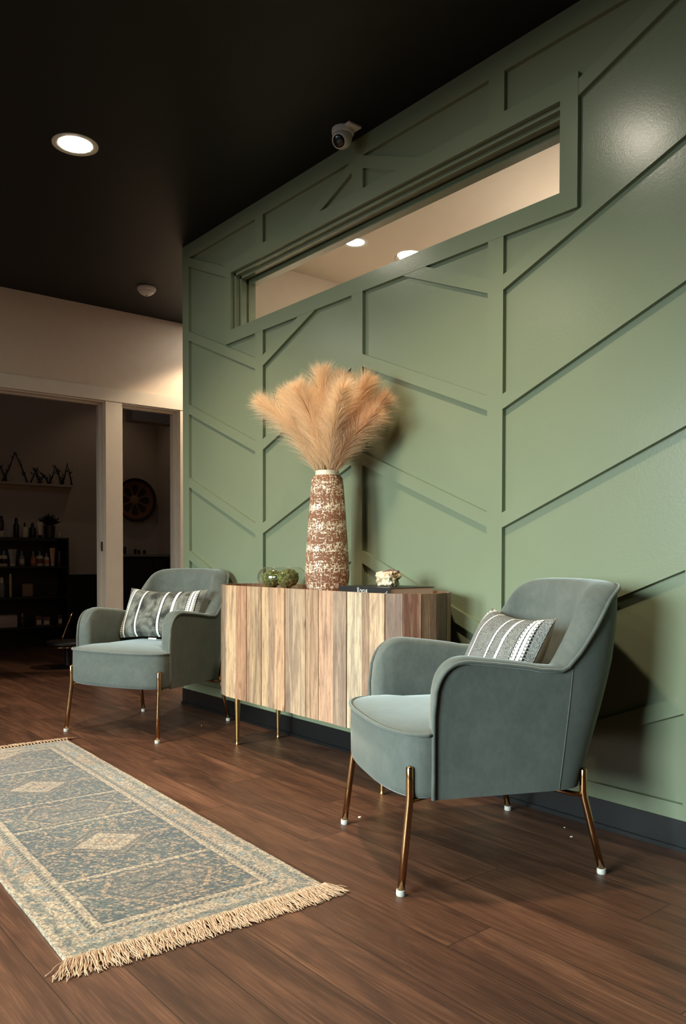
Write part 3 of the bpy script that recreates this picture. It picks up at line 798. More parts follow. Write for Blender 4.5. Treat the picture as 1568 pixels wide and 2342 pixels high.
# ------------------------------------------------------------------ vase and pampas
VXc, VYc = 1.665, -0.20
vs = thing('vase', 'tall terracotta vase flecked with white glaze on the sideboard', 'vase', (VXc, VYc, TRZ))
prof = [(0.070, 0.0), (0.079, 0.004), (0.087, 0.022), (0.0935, 0.050), (0.0955, 0.075), (0.0945, 0.105), (0.089, 0.19), (0.083, 0.28), (0.0765, 0.37), (0.070, 0.45), (0.0665, 0.482), (0.062, 0.492), (0.053, 0.4985)]
bm = bmesh.new(); lathe(bm, [(0.01, 0.0005)] + prof, 72); body = obj('body', bm, M['vase'], vs, smooth=True)
bm = bmesh.new(); lathe(bm, [(0.0525, 0.494), (0.0515, 0.501), (0.0510, 0.514), (0.0500, 0.5185), (0.0470, 0.5185), (0.0460, 0.510), (0.044, 0.490), (0.044, 0.44)], 48, cap=False); obj('rim', bm, M['vase_rim'], vs, smooth=True)

mt, nt, p = material('pampas_fluff'); g = G(nt)
c_ = g.attr('tone')
g.set(p.inputs['Base Color'], c_); p.inputs['Roughness'].default_value = 0.8; p.inputs['Specular IOR Level'].default_value = 0.15
p.inputs['Sheen Weight'].default_value = 0.3
nt.nodes.remove([n for n in nt.nodes if n.type == 'OUTPUT_MATERIAL'][0]); out = g.n('ShaderNodeOutputMaterial')
tl = g.n('ShaderNodeBsdfTranslucent'); g.set(tl.inputs[0], c_); mx = g.n('ShaderNodeMixShader'); mx.inputs[0].default_value = 0.5
nt.links.new(p.outputs[0], mx.inputs[1]); nt.links.new(tl.outputs[0], mx.inputs[2]); nt.links.new(mx.outputs[0], out.inputs[0])
M['pampas'] = mt
M['stem'] = simple('dried_stem', (132, 104, 82), 0.8)
def pampas(tip, tone, seed, label, wide=1.0, dens=2600):
    rr = random.Random(seed)
    base = Vector((VXc + (tip[0] - VXc) * 0.10, VYc + (tip[1] - VYc) * 0.10, TRZ + 0.46))
    root = thing('pampas_plume', label, 'dried grass', base, 0, 'pampas plumes in the vase')
    tipv = Vector(tip) - base
    mid = Vector((tipv.x * 0.34, tipv.y * 0.34, tipv.z * 0.56))
    ctrl = [Vector((0, 0, -0.25)) - Vector((tipv.x, tipv.y, 0)) * 0.02, Vector((0, 0, 0)), mid, tipv]
    axis = path_lin(ctrl, 28)
    bm = bmesh.new(); tube(bm, axis[:24], [0.0028] * 12 + [0.0022] * 6 + [0.001] * 6, 6); obj('stem', bm, M['stem'], root, smooth=True)
    verts, faces, tones = [], [], []
    A = path_lin(ctrl, 120)
    for k in range(dens):
        s = rr.random() ** 0.85
        t0 = 0.40 + 0.585 * s
        i = min(int(t0 * 119), 118); p0 = A[i]; tan = (A[i + 1] - A[i]).normalized()
        ang = rr.random() * 2 * PI
        a = tan.orthogonal().normalized(); b = tan.cross(a)
        rad = a * math.cos(ang) + b * math.sin(ang)
        env = (0.35 + 0.65 * math.sin(PI * min(1, s * 0.78 + 0.16))) * wide
        Ls = (0.105 + 0.085 * rr.random()) * env * (1.0 if s < 0.8 else lerp(1.0, 0.75, (s - 0.8) / 0.2))
        spread = lerp(0.60, 0.36, s) * (0.6 + 0.8 * rr.random())
        d0 = (tan + rad * spread * 0.8).normalized()
        d1 = (tan * 0.72 + rad * spread * 1.5 + Vector((rr.gauss(0, .12), rr.gauss(0, .12), -0.12))).normalized()
        q0 = p0 + rad * 0.0015; q1 = q0 + d0 * Ls * 0.40; q2 = q1 + (d0 + d1).normalized() * Ls * 0.32; q3 = q2 + d1 * Ls * 0.32
        side = d0.cross(Vector((rr.gauss(0, 1), rr.gauss(0, 1), rr.gauss(0, 1)))).normalized()
        wd_ = 0.00062
        n0 = len(verts)
        for qq, ww in ((q0, wd_), (q1, wd_), (q2, wd_ * 0.7)):
            verts += [qq - side * ww, qq + side * ww]
        verts.append(q3)
        faces += [(n0, n0 + 1, n0 + 3, n0 + 2), (n0 + 2, n0 + 3, n0 + 5, n0 + 4), (n0 + 4, n0 + 5, n0 + 6)]
        kk = 0.85 + 0.3 * rr.random()
        tones += [(tone[0] * kk, tone[1] * kk, tone[2] * kk, 1)] * 7
    me = bpy.data.meshes.new('plume'); me.from_pydata([v[:] for v in verts], [], faces); me.update()
    at = me.color_attributes.new('tone', 'FLOAT_COLOR', 'POINT')
    at.data.foreach_set('color', np.array(tones, dtype=np.float32).ravel())
    link('plume', me, M['pampas'], root)
    return root
ca, cb, cc = lin((250, 228, 196)), lin((247, 219, 184)), lin((232, 200, 164))
PL = [((1.400, -0.36, 1.570), ca, 'leftmost pampas plume arching low towards the doorways'),
      ((1.462, -0.27, 1.598), ca, 'pale pampas plume second from the left'),
      ((1.470, -0.15, 1.610), cb, 'tan pampas plume at the back left of the vase'),
      ((1.640, -0.33, 1.588), ca, 'pampas plume leaning to the camera left of centre'),
      ((1.655, -0.22, 1.668), ca, 'tallest pampas plume standing upright in the middle'),
      ((1.700, -0.14, 1.640), cb, 'pampas plume behind the tallest one'),
      ((1.880, -0.29, 1.560), ca, 'pampas plume leaning forward right of centre'),
      ((1.860, -0.14, 1.610), cb, 'tall pampas plume on the right near the green wall'),
      ((1.915, -0.10, 1.535), cc, 'rightmost pampas plume brushing the green wall'),
      ((1.930, -0.17, 1.460), cc, 'darkest low pampas plume drooping on the right')]
for i, (tp, tn_, lb) in enumerate(PL): pampas(tp, tn_, 11 + i, lb)

# ------------------------------------------------------------------ glass bowl with moss balls
GX, GY = 1.335, -0.205
bw = thing('glass_bowl', 'squat clear glass bowl of moss balls beside the vase', 'bowl', (GX, GY, TRZ))
pr = [(0.004, 0.001), (0.055, 0.001), (0.082, 0.008), (0.104, 0.026), (0.114, 0.050), (0.112, 0.072), (0.100, 0.090), (0.086, 0.101), (0.080, 0.104)]
pin = [(r_ - 0.0025, z_ + (0.003 if i < 3 else 0)) for i, (r_, z_) in enumerate(pr)]; pin[0] = (0.004, 0.004)
bm = bmesh.new(); lathe(bm, pr + pin[::-1], 64, cap=False); obj('bowl', bm, M['glass'], bw, smooth=True)
mt, nt, p = material('green_moss'); g = G(nt); c = g.coord()
g.set(p.inputs['Base Color'], g.ramp(g.noise(c, 90.0, 4), [(0.3, lin((40, 44, 22))), (0.5, lin((82, 88, 44))), (0.7, lin((128, 130, 70)))]))
p.inputs['Roughness'].default_value = 0.95; M['moss'] = mt
def moss(x, y, z, r, label, seed):
    bm = bmesh.new(); bmesh.ops.create_icosphere(bm, subdivisions=5, radius=1)
    for v in bm.verts:
        n = v.co.normalized(); o_ = Vector((seed, seed * 2.1, 0))
        k = 1 + 0.16 * mnoise.noise(n * 3.2 + o_) + 0.11 * abs(mnoise.noise(n * 9 + o_)) + 0.07 * mnoise.noise(n * 22 + o_)
        v.co = Vector((n.x * r * k, n.y * r * k, n.z * r * k * 0.93))
    o_ = obj('moss_ball', bm, M['moss'], None, smooth=True); o_.location = (x, y, z)
    tag(o_, label, 'moss ball', 'moss balls in the glass bowl')
moss(GX - 0.036, GY - 0.032, TRZ + 0.050, 0.043, 'moss ball at the front of the glass bowl, away from the vase', 3)
moss(GX + 0.048, GY - 0.006, TRZ + 0.052, 0.043, 'moss ball in the glass bowl next to the vase', 8)
moss(GX - 0.016, GY + 0.052, TRZ + 0.054, 0.042, 'moss ball at the back of the glass bowl, mostly hidden', 14)

# ------------------------------------------------------------------ book and rock
bk = thing('coffee_table_book', 'thick black coffee table book lying on the sideboard tray', 'book', (1.87, -0.30, TRZ))
bw_, bd_, bh_ = 0.305, 0.230, 0.036
M['cover'] = simple('black_book_cloth', (18, 22, 24), 0.45); M['pages'] = None
mt, nt, p = material('page_edges'); g = G(nt); c = g.coord()
g.set(p.inputs['Base Color'], g.mix(g.noise(g.scale(c, (2, 2, 900)), 1.0, 2), lin((196, 184, 168)), lin((226, 215, 200)))); p.inputs['Roughness'].default_value = 0.8; M['pages'] = mt
bm = bmesh.new(); box(bm, 0.0, bw_, 0.0, bd_, 0.0, 0.003); box(bm, 0.0, bw_, 0.0, bd_, bh_ - 0.003, bh_); box(bm, 0.0, bw_, -0.003, 0.0008, 0.0, bh_, 0.001)
obj('cover', bm, M['cover'], bk)
bm = bmesh.new(); box(bm, 0.004, bw_ - 0.004, 0.001, bd_ - 0.004, 0.003, bh_ - 0.003); obj('pages', bm, M['pages'], bk)
M['ink'] = simple('white_print', (226, 226, 220), 0.5)
def text(body_, size, loc, parent, name, sx=1.0):
    cu = bpy.data.curves.new(name, 'FONT'); cu.body = body_; cu.size = size; cu.extrude = 0.0002; cu.align_x = 'LEFT'
    o_ = bpy.data.objects.new(name, cu); COL.objects.link(o_)
    dg = bpy.context.evaluated_depsgraph_get(); me = bpy.data.meshes.new_from_object(o_.evaluated_get(dg))
    bpy.data.objects.remove(o_)
    r = link(name, me, M['ink'], parent); r.rotation_euler = (PI / 2, 0, 0); r.location = loc; r.scale = (sx, 1, 1)
    return r
text('V', 0.030, (0.116, -0.0036, 0.0095), bk, 'spine_title', 0.62); text('OGUE', 0.024, (0.131, -0.0036, 0.0095), bk, 'spine_title', 0.70)
tube_obj('spine_ornament', [(0.117, -0.0036, 0.029), (0.119, -0.0036, 0.0325), (0.122, -0.0036, 0.033), (0.1245, -0.0036, 0.030), (0.125, -0.0036, 0.027)], 0.0009, M['ink'], bk, 6)
tube_obj('spine_ornament', [(0.276, -0.0036, 0.015), (0.281, -0.0036, 0.017), (0.285, -0.0036, 0.016), (0.288, -0.0036, 0.020), (0.287, -0.0036, 0.024)], 0.0008, M['ink'], bk, 6)

mt, nt, p = material('geode_stone'); g = G(nt); c = g.coord(); X, Y, Z = g.sep(c)
n1 = g.noise(c, 38.0, 5, 0.65, 0.8)
st = g.ramp(n1, [(0.28, lin((110, 80, 58))), (0.42, lin((182, 152, 116))), (0.55, lin((222, 204, 170))), (0.72, lin((240, 230, 206)))])
capm = g.m('MULTIPLY', g.m('GREATER_THAN', g.m('ADD', Z, g.m('MULTIPLY', g.noise(c, 60.0), 0.016)), 0.066), 1.0)
g.set(p.inputs['Base Color'], g.mix(capm, st, g.mix(g.noise(c, 120.0), lin((64, 44, 46)), lin((132, 98, 96)))))
p.inputs['Roughness'].default_value = 0.6; g.set(p.inputs['Normal'], g.bump(n1, 0.5, 0.004)); M['stone'] = mt
bm = bmesh.new(); bmesh.ops.create_icosphere(bm, subdivisions=5, radius=1)
for v in bm.verts:
    n = v.co.normalized()
    sq = 1 / max(abs(n.x), abs(n.y), abs(n.z)) ** 0.55
    k = sq * (0.88 + 0.22 * mnoise.noise(n * 1.9 + Vector((4, 1, 2))) + 0.13 * mnoise.noise(n * 5 + Vector((1, 7, 2))) + 0.06 * mnoise.noise(n * 13))
    v.co = Vector((n.x * 0.050 * k, n.y * 0.042 * k, max(-0.031, n.z * 0.036 * k) + 0.031))
rock = obj('geode', bm, M['stone'], None, angle=25); rock.location = (2.035, -0.185, TRZ + bh_ + 0.0004)
tag(rock, 'rough cream geode with a purplish crystal top resting on the book', 'rock')

# ------------------------------------------------------------------ runner rug
C0, CL = np.array([2.682, -1.008]), None
NR, NL, FR = np.array([2.682, -1.008]), np.array([2.650, -1.695]), np.array([0.560, -0.918])
WR = float(np.linalg.norm(NL - NR)); LR = float(np.linalg.norm(FR - NR))
ax = (FR - NR) / LR; ay = (NL - NR) / WR
rug = thing('runner_rug', 'faded teal and beige woven runner rug with fringed ends on the floor', 'rug', (float(NR[0]), float(NR[1]), 0))
nx, ny = 600, 200
S = np.linspace(0, LR, nx)[:, None] * np.ones((1, ny)); Tt = np.ones((nx, 1)) * np.linspace(0, WR, ny)[None, :]
def vnoise(a, b, seed):
    r_ = np.random.default_rng(seed); Nn = 256; tab = r_.random((Nn, Nn))
    i, j = np.floor(a).astype(int), np.floor(b).astype(int); fa, fb = a - i, b - j
    fa = fa * fa * (3 - 2 * fa); fb = fb * fb * (3 - 2 * fb)
    gt = lambda x, y: tab[x % Nn, y % Nn]
    return (gt(i, j) * (1 - fa) + gt(i + 1, j) * fa) * (1 - fb) + (gt(i, j + 1) * (1 - fa) + gt(i + 1, j + 1) * fa) * fb
beige = np.array(lin((212, 187, 150))[:3]); tan_ = np.array(lin((204, 168, 126))[:3]); teal = np.array(lin((90, 95, 83))[:3]); dark = np.array(lin((50, 56, 49))[:3]); pale = np.array(lin((198, 208, 202))[:3]); brown = np.array(lin((142, 126, 104))[:3])
fleck = vnoise(S / 0.0055, Tt / 0.0055, 1); fl2 = vnoise(S / 0.011, Tt / 0.011, 2); blob = vnoise(S / 0.09, Tt / 0.09, 3); big = vnoise(S / 0.33, Tt / 0.33, 4); wv = vnoise(S / 0.018, Tt / 0.05, 5)
dE = np.minimum(np.minimum(Tt, WR - Tt), np.minimum(S, LR - S) * 1.0)
col = np.zeros((nx, ny, 3))
def put(mask, c, a=1.0):
    global col
    k = (mask * a)[..., None]; col[:] = col * (1 - k) + c * k
jit = (fl2 - 0.5) * 0.012
# field
put(np.ones_like(S), teal)
put(np.clip((blob - 0.35) * 2.4, 0, 1), dark, 0.55)
put(np.clip((big - 0.5) * 2.5, 0, 1), np.array(lin((114, 120, 104))[:3]), 0.7)
put((fleck > 0.60) & (fl2 > 0.4), tan_, 0.7); put((fleck < 0.3), dark, 0.5)
# scattered small flower marks in rows
per = 0.046
cs, ct = (S / per) % 1 - 0.5, (Tt / per + 0.5 * (np.floor(S / per) % 2)) % 1 - 0.5
keep = vnoise(np.floor(S / per) + 0.5, np.floor(Tt / per + 0.5 * (np.floor(S / per) % 2)) + 0.5, 9) > 0.40
star = ((np.abs(cs) + np.abs(ct)) < 0.30) & keep
put(star & (fl2 > 0.38), tan_, 0.75)
put(((np.abs(cs) + np.abs(ct)) < 0.10) & keep, dark, 0.7)
# cross lines
lines = [0.42, 0.90, 1.175, 1.64]
for q_ in lines:
    put(np.abs(S + jit * 0.7 - q_) < 0.008, beige, 0.85); put(np.abs(S + jit * 0.5 - q_ - 0.016) < 0.004, dark, 0.5)
midT = WR / 2
# bold diamonds
for q_ in (0.665, 1.40, 2.0):
    d_ = np.abs(S - q_) / 0.128 + np.abs(Tt - midT) / 0.150 + jit * 3
    put(d_ < 1.12, tan_, 0.30)
    put((d_ > 0.93) & (d_ < 1.06) & ((S * 60 + Tt * 60) % 1 > 0.35), dark, 0.9)
    put((d_ > 0.74) & (d_ < 0.86) & ((S * 60 - Tt * 60) % 1 > 0.4), dark, 0.8)
    put(d_ < 0.70, beige, 0.8); put((d_ < 0.36) & (d_ > 0.26), brown, 0.9); put(d_ < 0.22, tan_, 0.8)
    put((np.abs(S - q_) < 0.01) & (np.abs(Tt - midT) > 0.15) & (np.abs(Tt - midT) < 0.2), tan_, 0.7)
# hexagon medallions
for q_ in (0.290, 1.03, 1.78):
    d_ = np.maximum(np.abs(S - q_) / 0.105, np.abs(Tt - midT) / 0.17 + np.abs(S - q_) / 0.26) + jit * 3
    put(d_ < 1.0, brown, 0.42); put((d_ > 0.88) & (d_ < 0.97) & (fl2 > .3), tan_, 0.65); put((d_ > 0.80) & (d_ < 0.87), dark, 0.6)
    put((np.abs(np.abs(S - q_) - np.abs(Tt - midT) * 0.4) < 0.006) & (d_ < 0.5), dark, 0.8)
    for st_ in (-1, 1):
        ds, dt = np.abs(S - q_ - st_ * 0.012), np.abs(Tt - midT - st_ * 0.225)
        put(((ds < 0.008) & (dt < 0.035)) | ((dt < 0.008) & (ds < 0.04)), beige, 0.8)
# border bands
bandm = dE < 0.112
put(bandm, np.array(lin((196, 172, 138))[:3]))
put(bandm & (blob > 0.45), beige, 0.8); put(bandm & (big < 0.38), tan_, 0.75)
put((dE + jit > 0.018) & (dE + jit < 0.045) & (fl2 > 0.30), np.array(lin((116, 124, 110))[:3]), 0.75)
put((dE + jit > 0.026) & (dE + jit < 0.036) & (wv > 0.55), dark, 0.35)
put((dE > 0.05) & (dE < 0.085) & (vnoise(S / 0.02, Tt / 0.02, 12) > 0.62), np.array(lin((150, 156, 144))[:3]), 0.8)
put((dE + jit * .5 > 0.084) & (dE + jit * .5 < 0.106), np.array(lin((176, 162, 134))[:3]), 0.8)
put((dE + jit * .4 > 0.088) & (dE + jit * .4 < 0.102) & ((S * 56 + Tt * 56) % 1 > 0.40), dark, 0.85)
put((dE + jit * .3 > 0.107) & (dE + jit * .3 < 0.123), beige, 0.95)
put((dE + jit * .3 > 0.123) & (dE + jit * .3 < 0.130) & ((S * 50 - Tt * 50) % 1 > 0.3), dark, 0.55)
put(np.minimum(Tt, WR - Tt) < 0.004, pale, 0.3)
col *= 0.50 * (0.70 + 0.56 * fleck)[..., None] * (0.9 + 0.2 * big)[..., None]
gold_patch = np.clip((vnoise(S / 0.28, Tt / 0.2, 21) - 0.5) * 2.2, 0, 1)
col[:] = col * (1 - 0.35 * gold_patch[..., None]) + col * np.array([1.12, 0.95, 0.78]) * 0.35 * gold_patch[..., None]
hump = 0.0065 + 0.0016 * vnoise(S / 0.2, Tt / 0.2, 31) + 0.0008 * fleck
edgeW = 0.004 * (vnoise(S / 0.12, Tt * 0 + 1.5, 41) - 0.5)
PX = NR[0] + ax[0] * S + ay[0] * (Tt + edgeW); PY_ = NR[1] + ax[1] * S + ay[1] * (Tt + edgeW)
vv = np.stack([PX - NR[0], PY_ - NR[1], hump], -1).reshape(-1, 3)
idx = np.arange(nx * ny).reshape(nx, ny)
ff = np.stack([idx[:-1, :-1], idx[1:, :-1], idx[1:, 1:], idx[:-1, 1:]], -1).reshape(-1, 4)
rim_i = np.concatenate([idx[0, :], idx[1:, -1], idx[-1, -2::-1], idx[-2:0:-1, 0]])
low = vv[rim_i].copy(); low[:, 2] = 0.0004
n0 = len(vv); nr_ = len(rim_i); li_ = n0 + np.arange(nr_)
side = np.stack([rim_i, np.roll(rim_i, -1), np.roll(li_, -1), li_], -1)
allv = np.concatenate([vv, low]); allf = np.concatenate([ff, side])
me = bpy.data.meshes.new('weave'); me.from_pydata(allv.tolist(), [], allf.tolist()); me.update(); me.shade_smooth()
cat_ = np.concatenate([col.reshape(-1, 3), col.reshape(-1, 3)[rim_i]]); cat_ = np.concatenate([cat_, np.ones((len(cat_), 1))], 1).astype(np.float32)
at = me.color_attributes.new('weave', 'FLOAT_COLOR', 'POINT'); at.data.foreach_set('color', np.clip(cat_, 0, 1).ravel())
bmx = bmesh.new(); bmx.from_mesh(me); bmesh.ops.recalc_face_normals(bmx, faces=bmx.faces[:]); bmx.to_mesh(me); bmx.free()
link('weave', me, M['rug'], rug)
def fringe(s_end, sgn, seed):
    rr = random.Random(seed); bm = bmesh.new(); n = 46
    for i in range(n):
        t = (i + 0.5) / n * WR
        e = (t - midT) / midT
        o0 = ax * s_end + ay * t
        drift = 0.75 * e ** 7 + (rr.random() - .5) * 0.2
        # knot
        for kk in range(2):
            tube(bm, [Vector((*(o0 + ax * sgn * d_ + ay * ww), zz)) for d_, ww, zz in ((-0.003, -0.005, 0.006), (0.003, -0.0065, 0.0105), (0.010, -0.003 + .006 * kk, 0.012), (0.016, 0.004, 0.009), (0.010, 0.0065, 0.007))], 0.0022, 5)
        for k in range(13):
            a = drift + rr.gauss(0, 0.20); ln = 0.066 * (0.8 + 0.4 * rr.random()); P = []
            off = (rr.random() - .5) * 0.012; ph = rr.random() * 6; am = 0.003 + 0.004 * rr.random()
            for j in range(7):
                f = j / 6; d_ = 0.006 + ln * f
                wob = am * math.sin(ph + f * 7) * f
                pt = o0 + ax * sgn * d_ * math.cos(a) + ay * (off + d_ * math.sin(a) + wob)
                P.append(Vector((pt[0], pt[1], max(0.0018, 0.0095 * (1 - f) ** 1.2 + 0.005 * rr.random() * (1 - f * .6) + 0.002))))
            tube(bm, P, 0.00125, 4)
    o_ = obj('fringe', bm, M['fringe'], rug, smooth=True); return o_
fringe(0.0, -1, 5); fringe(LR, 1, 6)

# ------------------------------------------------------------------ dim room behind the doorways
SH = -3.60      # front plane of the shelf unit
su = thing('shelf_unit', 'low black open shelf unit in the unlit room', 'shelf', (SH - .14, 0, 0))
ya, yb = -0.75, 0.640
sh_z = [1.055, 0.775, 0.478, 0.185]
bm = bmesh.new(); box(bm, -.14, .14, yb - 0.02, yb, 0, 1.075); obj('side_panel', bm, M['black'], su)
bm = bmesh.new(); box(bm, -.14, .14, ya, ya + .02, 0, 1.075); obj('side_panel', bm, M['black'], su)
bm = bmesh.new(); box(bm, -.14, -.13, ya + .02, yb - .02, 0.05, 1.05); obj('back_panel', bm, M['black'], su)
for z in sh_z:
    bm = bmesh.new(); box(bm, -.13, .14, ya + .02, yb - .02, z, z + 0.018); obj('shelf', bm, M['black'], su)
def small(name, label, cat, y, z, prof_parts, x=SH - .07, group=None, seg=20):
    t = thing(name, label, cat, (x, y, z), 0, group)
    for pn, prof, mat in prof_parts:
        bm = bmesh.new(); lathe(bm, prof, seg); obj(pn, bm, mat, t, angle=40)
    return t
def pm(nm, rgb, rough=0.4): return simple(nm, rgb, rough)
m_white, m_org, m_blk, m_grey, m_gold2 = pm('cream_bottle', (206, 190, 164)), pm('orange_label', (196, 110, 72)), pm('black_bottle', (14, 13, 12)), pm('grey_bottle', (128, 124, 124)), pm('gold_tube', (220, 190, 130))
def bottle(y, z, r, hgt, cm, capm, label, neck=0.35, group='bottles on the shelf unit', lab=None, x=SH - .07):
    hb = hgt * 0.68
    parts = [('body', [(r * .92, 0), (r, .004), (r, hb * .9), (r * .8, hb), (r * neck, hb + .006)], cm), ('cap', [(r * neck, hb + .004), (r * neck, hgt * .9), (r * neck * .55, hgt)], capm)]
    t = small('bottle', label, 'bottle', y, z, parts, group=group, x=x)
    if lab:
        bm = bmesh.new(); lathe(bm, [(r * 1.01, hb * .25), (r * 1.02, hb * .27), (r * 1.02, hb * .68), (r * 1.01, hb * .7)], 20, cap=False); obj('paper_label', bm, lab, t)
    return t
def tube_pack(y, z, wd_, hgt, cm, label, capm):
    t = thing('cosmetic_tube', label, 'tube', (SH - .07, y, z), 0, 'cosmetic tubes on the shelf unit')
    bm = bmesh.new(); lathe(bm, [(wd_ * .3, 0), (wd_ * .32, .002), (wd_ * .32, hgt * .16), (wd_ * .28, hgt * .17)], 18); obj('cap', bm, capm, t, angle=40)
    bm = bmesh.new(); rows = []
    for f in (0, .5, .85, 1.0): rows.append([((wd_ * .28 * (1 - f) + .002) * math.cos(2 * PI * k / 18), lerp(wd_ * .32, wd_ * .5, f) * math.sin(2 * PI * k / 18), hgt * (.17 + .83 * f)) for k in range(18)])
    V = grid_mesh(bm, rows, close=True); bm.faces.new(V[0][::-1]); bm.faces.new(V[-1]); obj('body', bm, cm, t, angle=50)
def PY2(px): return lerp(-0.02, 0.63, px / 155.0)      # photo column to position along the shelf
z = sh_z[0] + 0.0185
small('candle_jar', 'brown candle jar with a pale base at the end of the top shelf', 'jar', PY2(4), z, [('base', [(.035, 0), (.037, .004), (.037, .055), (.03, .06)], m_white), ('jar', [(.032, .06), (.040, .075), (.040, .16), (.03, .175)], pm('amber_glass', (70, 40, 24), .2)), ('lid', [(.03, .175), (.03, .20), (.02, .205)], m_blk)])
bottle(PY2(41), z, .026, .19, m_blk, m_blk, 'tall black pump bottle on top of the shelf unit', .6)
bottle(PY2(60), z, .026, .145, m_white, m_blk, 'cream bottle with a black cap on top of the shelf unit')
bottle(PY2(78), z, .034, .145, m_blk, m_blk, 'rounded black bottle on top of the shelf unit', .45)
tube_pack(PY2(95.5), z, .062, .155, m_white, 'cream tube standing on its cap on top of the shelf unit', m_blk)
pot = small('potted_plant', 'dark pot of dark foliage on top of the shelf unit', 'plant', PY2(117), z, [('pot', [(.045, 0), (.05, .004), (.056, .12), (.05, .125)], pm('dark_red_pot', (36, 20, 18)))])
bm = bmesh.new(); rr = random.Random(3)
for k in range(70):
    a, e, L_ = rr.random() * 2 * PI, 0.35 + rr.random() * 1.1, 0.07 + rr.random() * 0.07
    d_ = Vector((math.cos(a) * math.cos(e), math.sin(a) * math.cos(e), math.sin(e))); p0 = Vector((0, 0, .12)); s_ = d_.orthogonal().normalized() * 0.012
    q_ = [p0, p0 + d_ * L_ * .5 + s_, p0 + d_ * L_, p0 + d_ * L_ * .5 - s_]
    bm.faces.new([bm.verts.new(x_) for x_ in q_])
obj('foliage', bm, pm('dark_leaf', (22, 20, 14), .8), pot)
small('candle', 'small cream votive candle at the corner of the shelf unit top', 'candle', PY2(141), z, [('cup', [(.02, 0), (.022, .003), (.022, .055), (.018, .056)], m_white)])
z = sh_z[1] + 0.0185
bottle(PY2(2), z, .03, .15, m_white, m_grey, 'cream bottle cut off by the picture edge on the second shelf', .4, lab=m_blk)
bottle(PY2(13), z, .032, .15, m_white, m_grey, 'cream bottle with a black band on the second shelf', .4, lab=m_blk)
tube_pack(PY2(32), z, .085, .165, pm('clear_cup', (150, 140, 132)), 'wide clear and cream tube on the second shelf', m_white)
bottle(PY2(53), z, .024, .15, m_grey, m_grey, 'grey bottle with a pointed cap on the second shelf', .45, lab=m_white)
bottle(PY2(79), z, .027, .145, pm('orange_bottle', (150, 92, 62)), m_grey, 'orange bottle in the middle of the second shelf', .4, lab=m_org)
bottle(PY2(94), z, .033, .15, m_white, m_grey, 'wide cream bottle with a red brown label on the second shelf', .3, lab=pm('red_brown_label', (120, 56, 40)))
bottle(PY2(110), z, .025, .13, m_white, m_grey, 'short cream bottle with an orange label on the second shelf', .4, lab=m_org)
tube_pack(PY2(124), z, .056, .18, pm('peach_tube', (200, 150, 116)), 'peach tube standing on the second shelf', m_white)
bottle(PY2(140), z, .019, .15, pm('maroon_bottle', (70, 40, 42)), m_grey, 'slim maroon bottle at the end of the second shelf', .4)
z = sh_z[2] + 0.0185
bottle(PY2(7.5), z, .026, .19, m_grey, m_white, 'silver spray bottle on the third shelf', .7)
small('hairspray_can', 'slender pale gold can on the third shelf', 'can', PY2(27), z, [('can', [(.010, 0), (.0115, .003), (.0115, .21), (.008, .225)], m_gold2)])
fr = thing('picture_card', 'small framed picture card leaning on the third shelf', 'picture', (SH - .07, PY2(65.5), z))
bm = bmesh.new(); box(bm, -.008, .004, -.052, .052, 0.0, .125); obj('frame', bm, pm('thin_wood_frame', (110, 84, 62)), fr)
bm = bmesh.new(); box(bm, .004, .0055, -.045, .045, .008, .117); obj('card', bm, pm('printed_card', (142, 112, 92)), fr)
small('dish', 'shallow brown dish on the third shelf', 'dish', PY2(120), z, [('bowl', [(.02, 0), (.05, .012), (.062, .03), (.055, .03)], pm('brown_dish', (86, 62, 46)))])
z = sh_z[3] + 0.0185
bs = thing('storage_basket', 'ribbed white storage basket on the bottom shelf', 'basket', (SH - .07, PY2(17), z))
bm = bmesh.new(); box(bm, -.06, .06, -.088, .088, 0, .115, .012); obj('basket', bm, pm('white_plastic_basket', (178, 160, 150)), bs, angle=40)
bm = bmesh.new(); box(bm, -.058, .058, -.086, .086, .1155, .122, .003); obj('lid', bm, pm('pink_grey_lid', (150, 128, 120)), bs, angle=40)
bottle(PY2(53), z, .022, .13, pm('brown_bottle', (54, 42, 36)), m_grey, 'brown bottle standing on the bottom shelf', .5)
def carton(y, wd_, hgt, rgb, label):
    t = thing('carton', label, 'box', (SH - .07, y, z), 0, 'cartons on the bottom shelf')
    bm = bmesh.new(); box(bm, -.04, .04, -wd_ / 2, wd_ / 2, 0, hgt, .002); obj('box', bm, pm('carton_print', rgb), t)
    bm = bmesh.new(); box(bm, .0405, .042, -wd_ * .35, wd_ * .35, hgt * .15, hgt * .6); obj('paper_label', bm, m_white, t)
carton(PY2(88), .06, .10, (104, 70, 62), 'brown carton in the middle of the bottom shelf')
carton(PY2(106), .07, .085, (116, 84, 72), 'pinkish carton beside another on the bottom shelf')
carton(PY2(138), .045, .10, (80, 50, 46), 'dark red carton at the end of the bottom shelf')
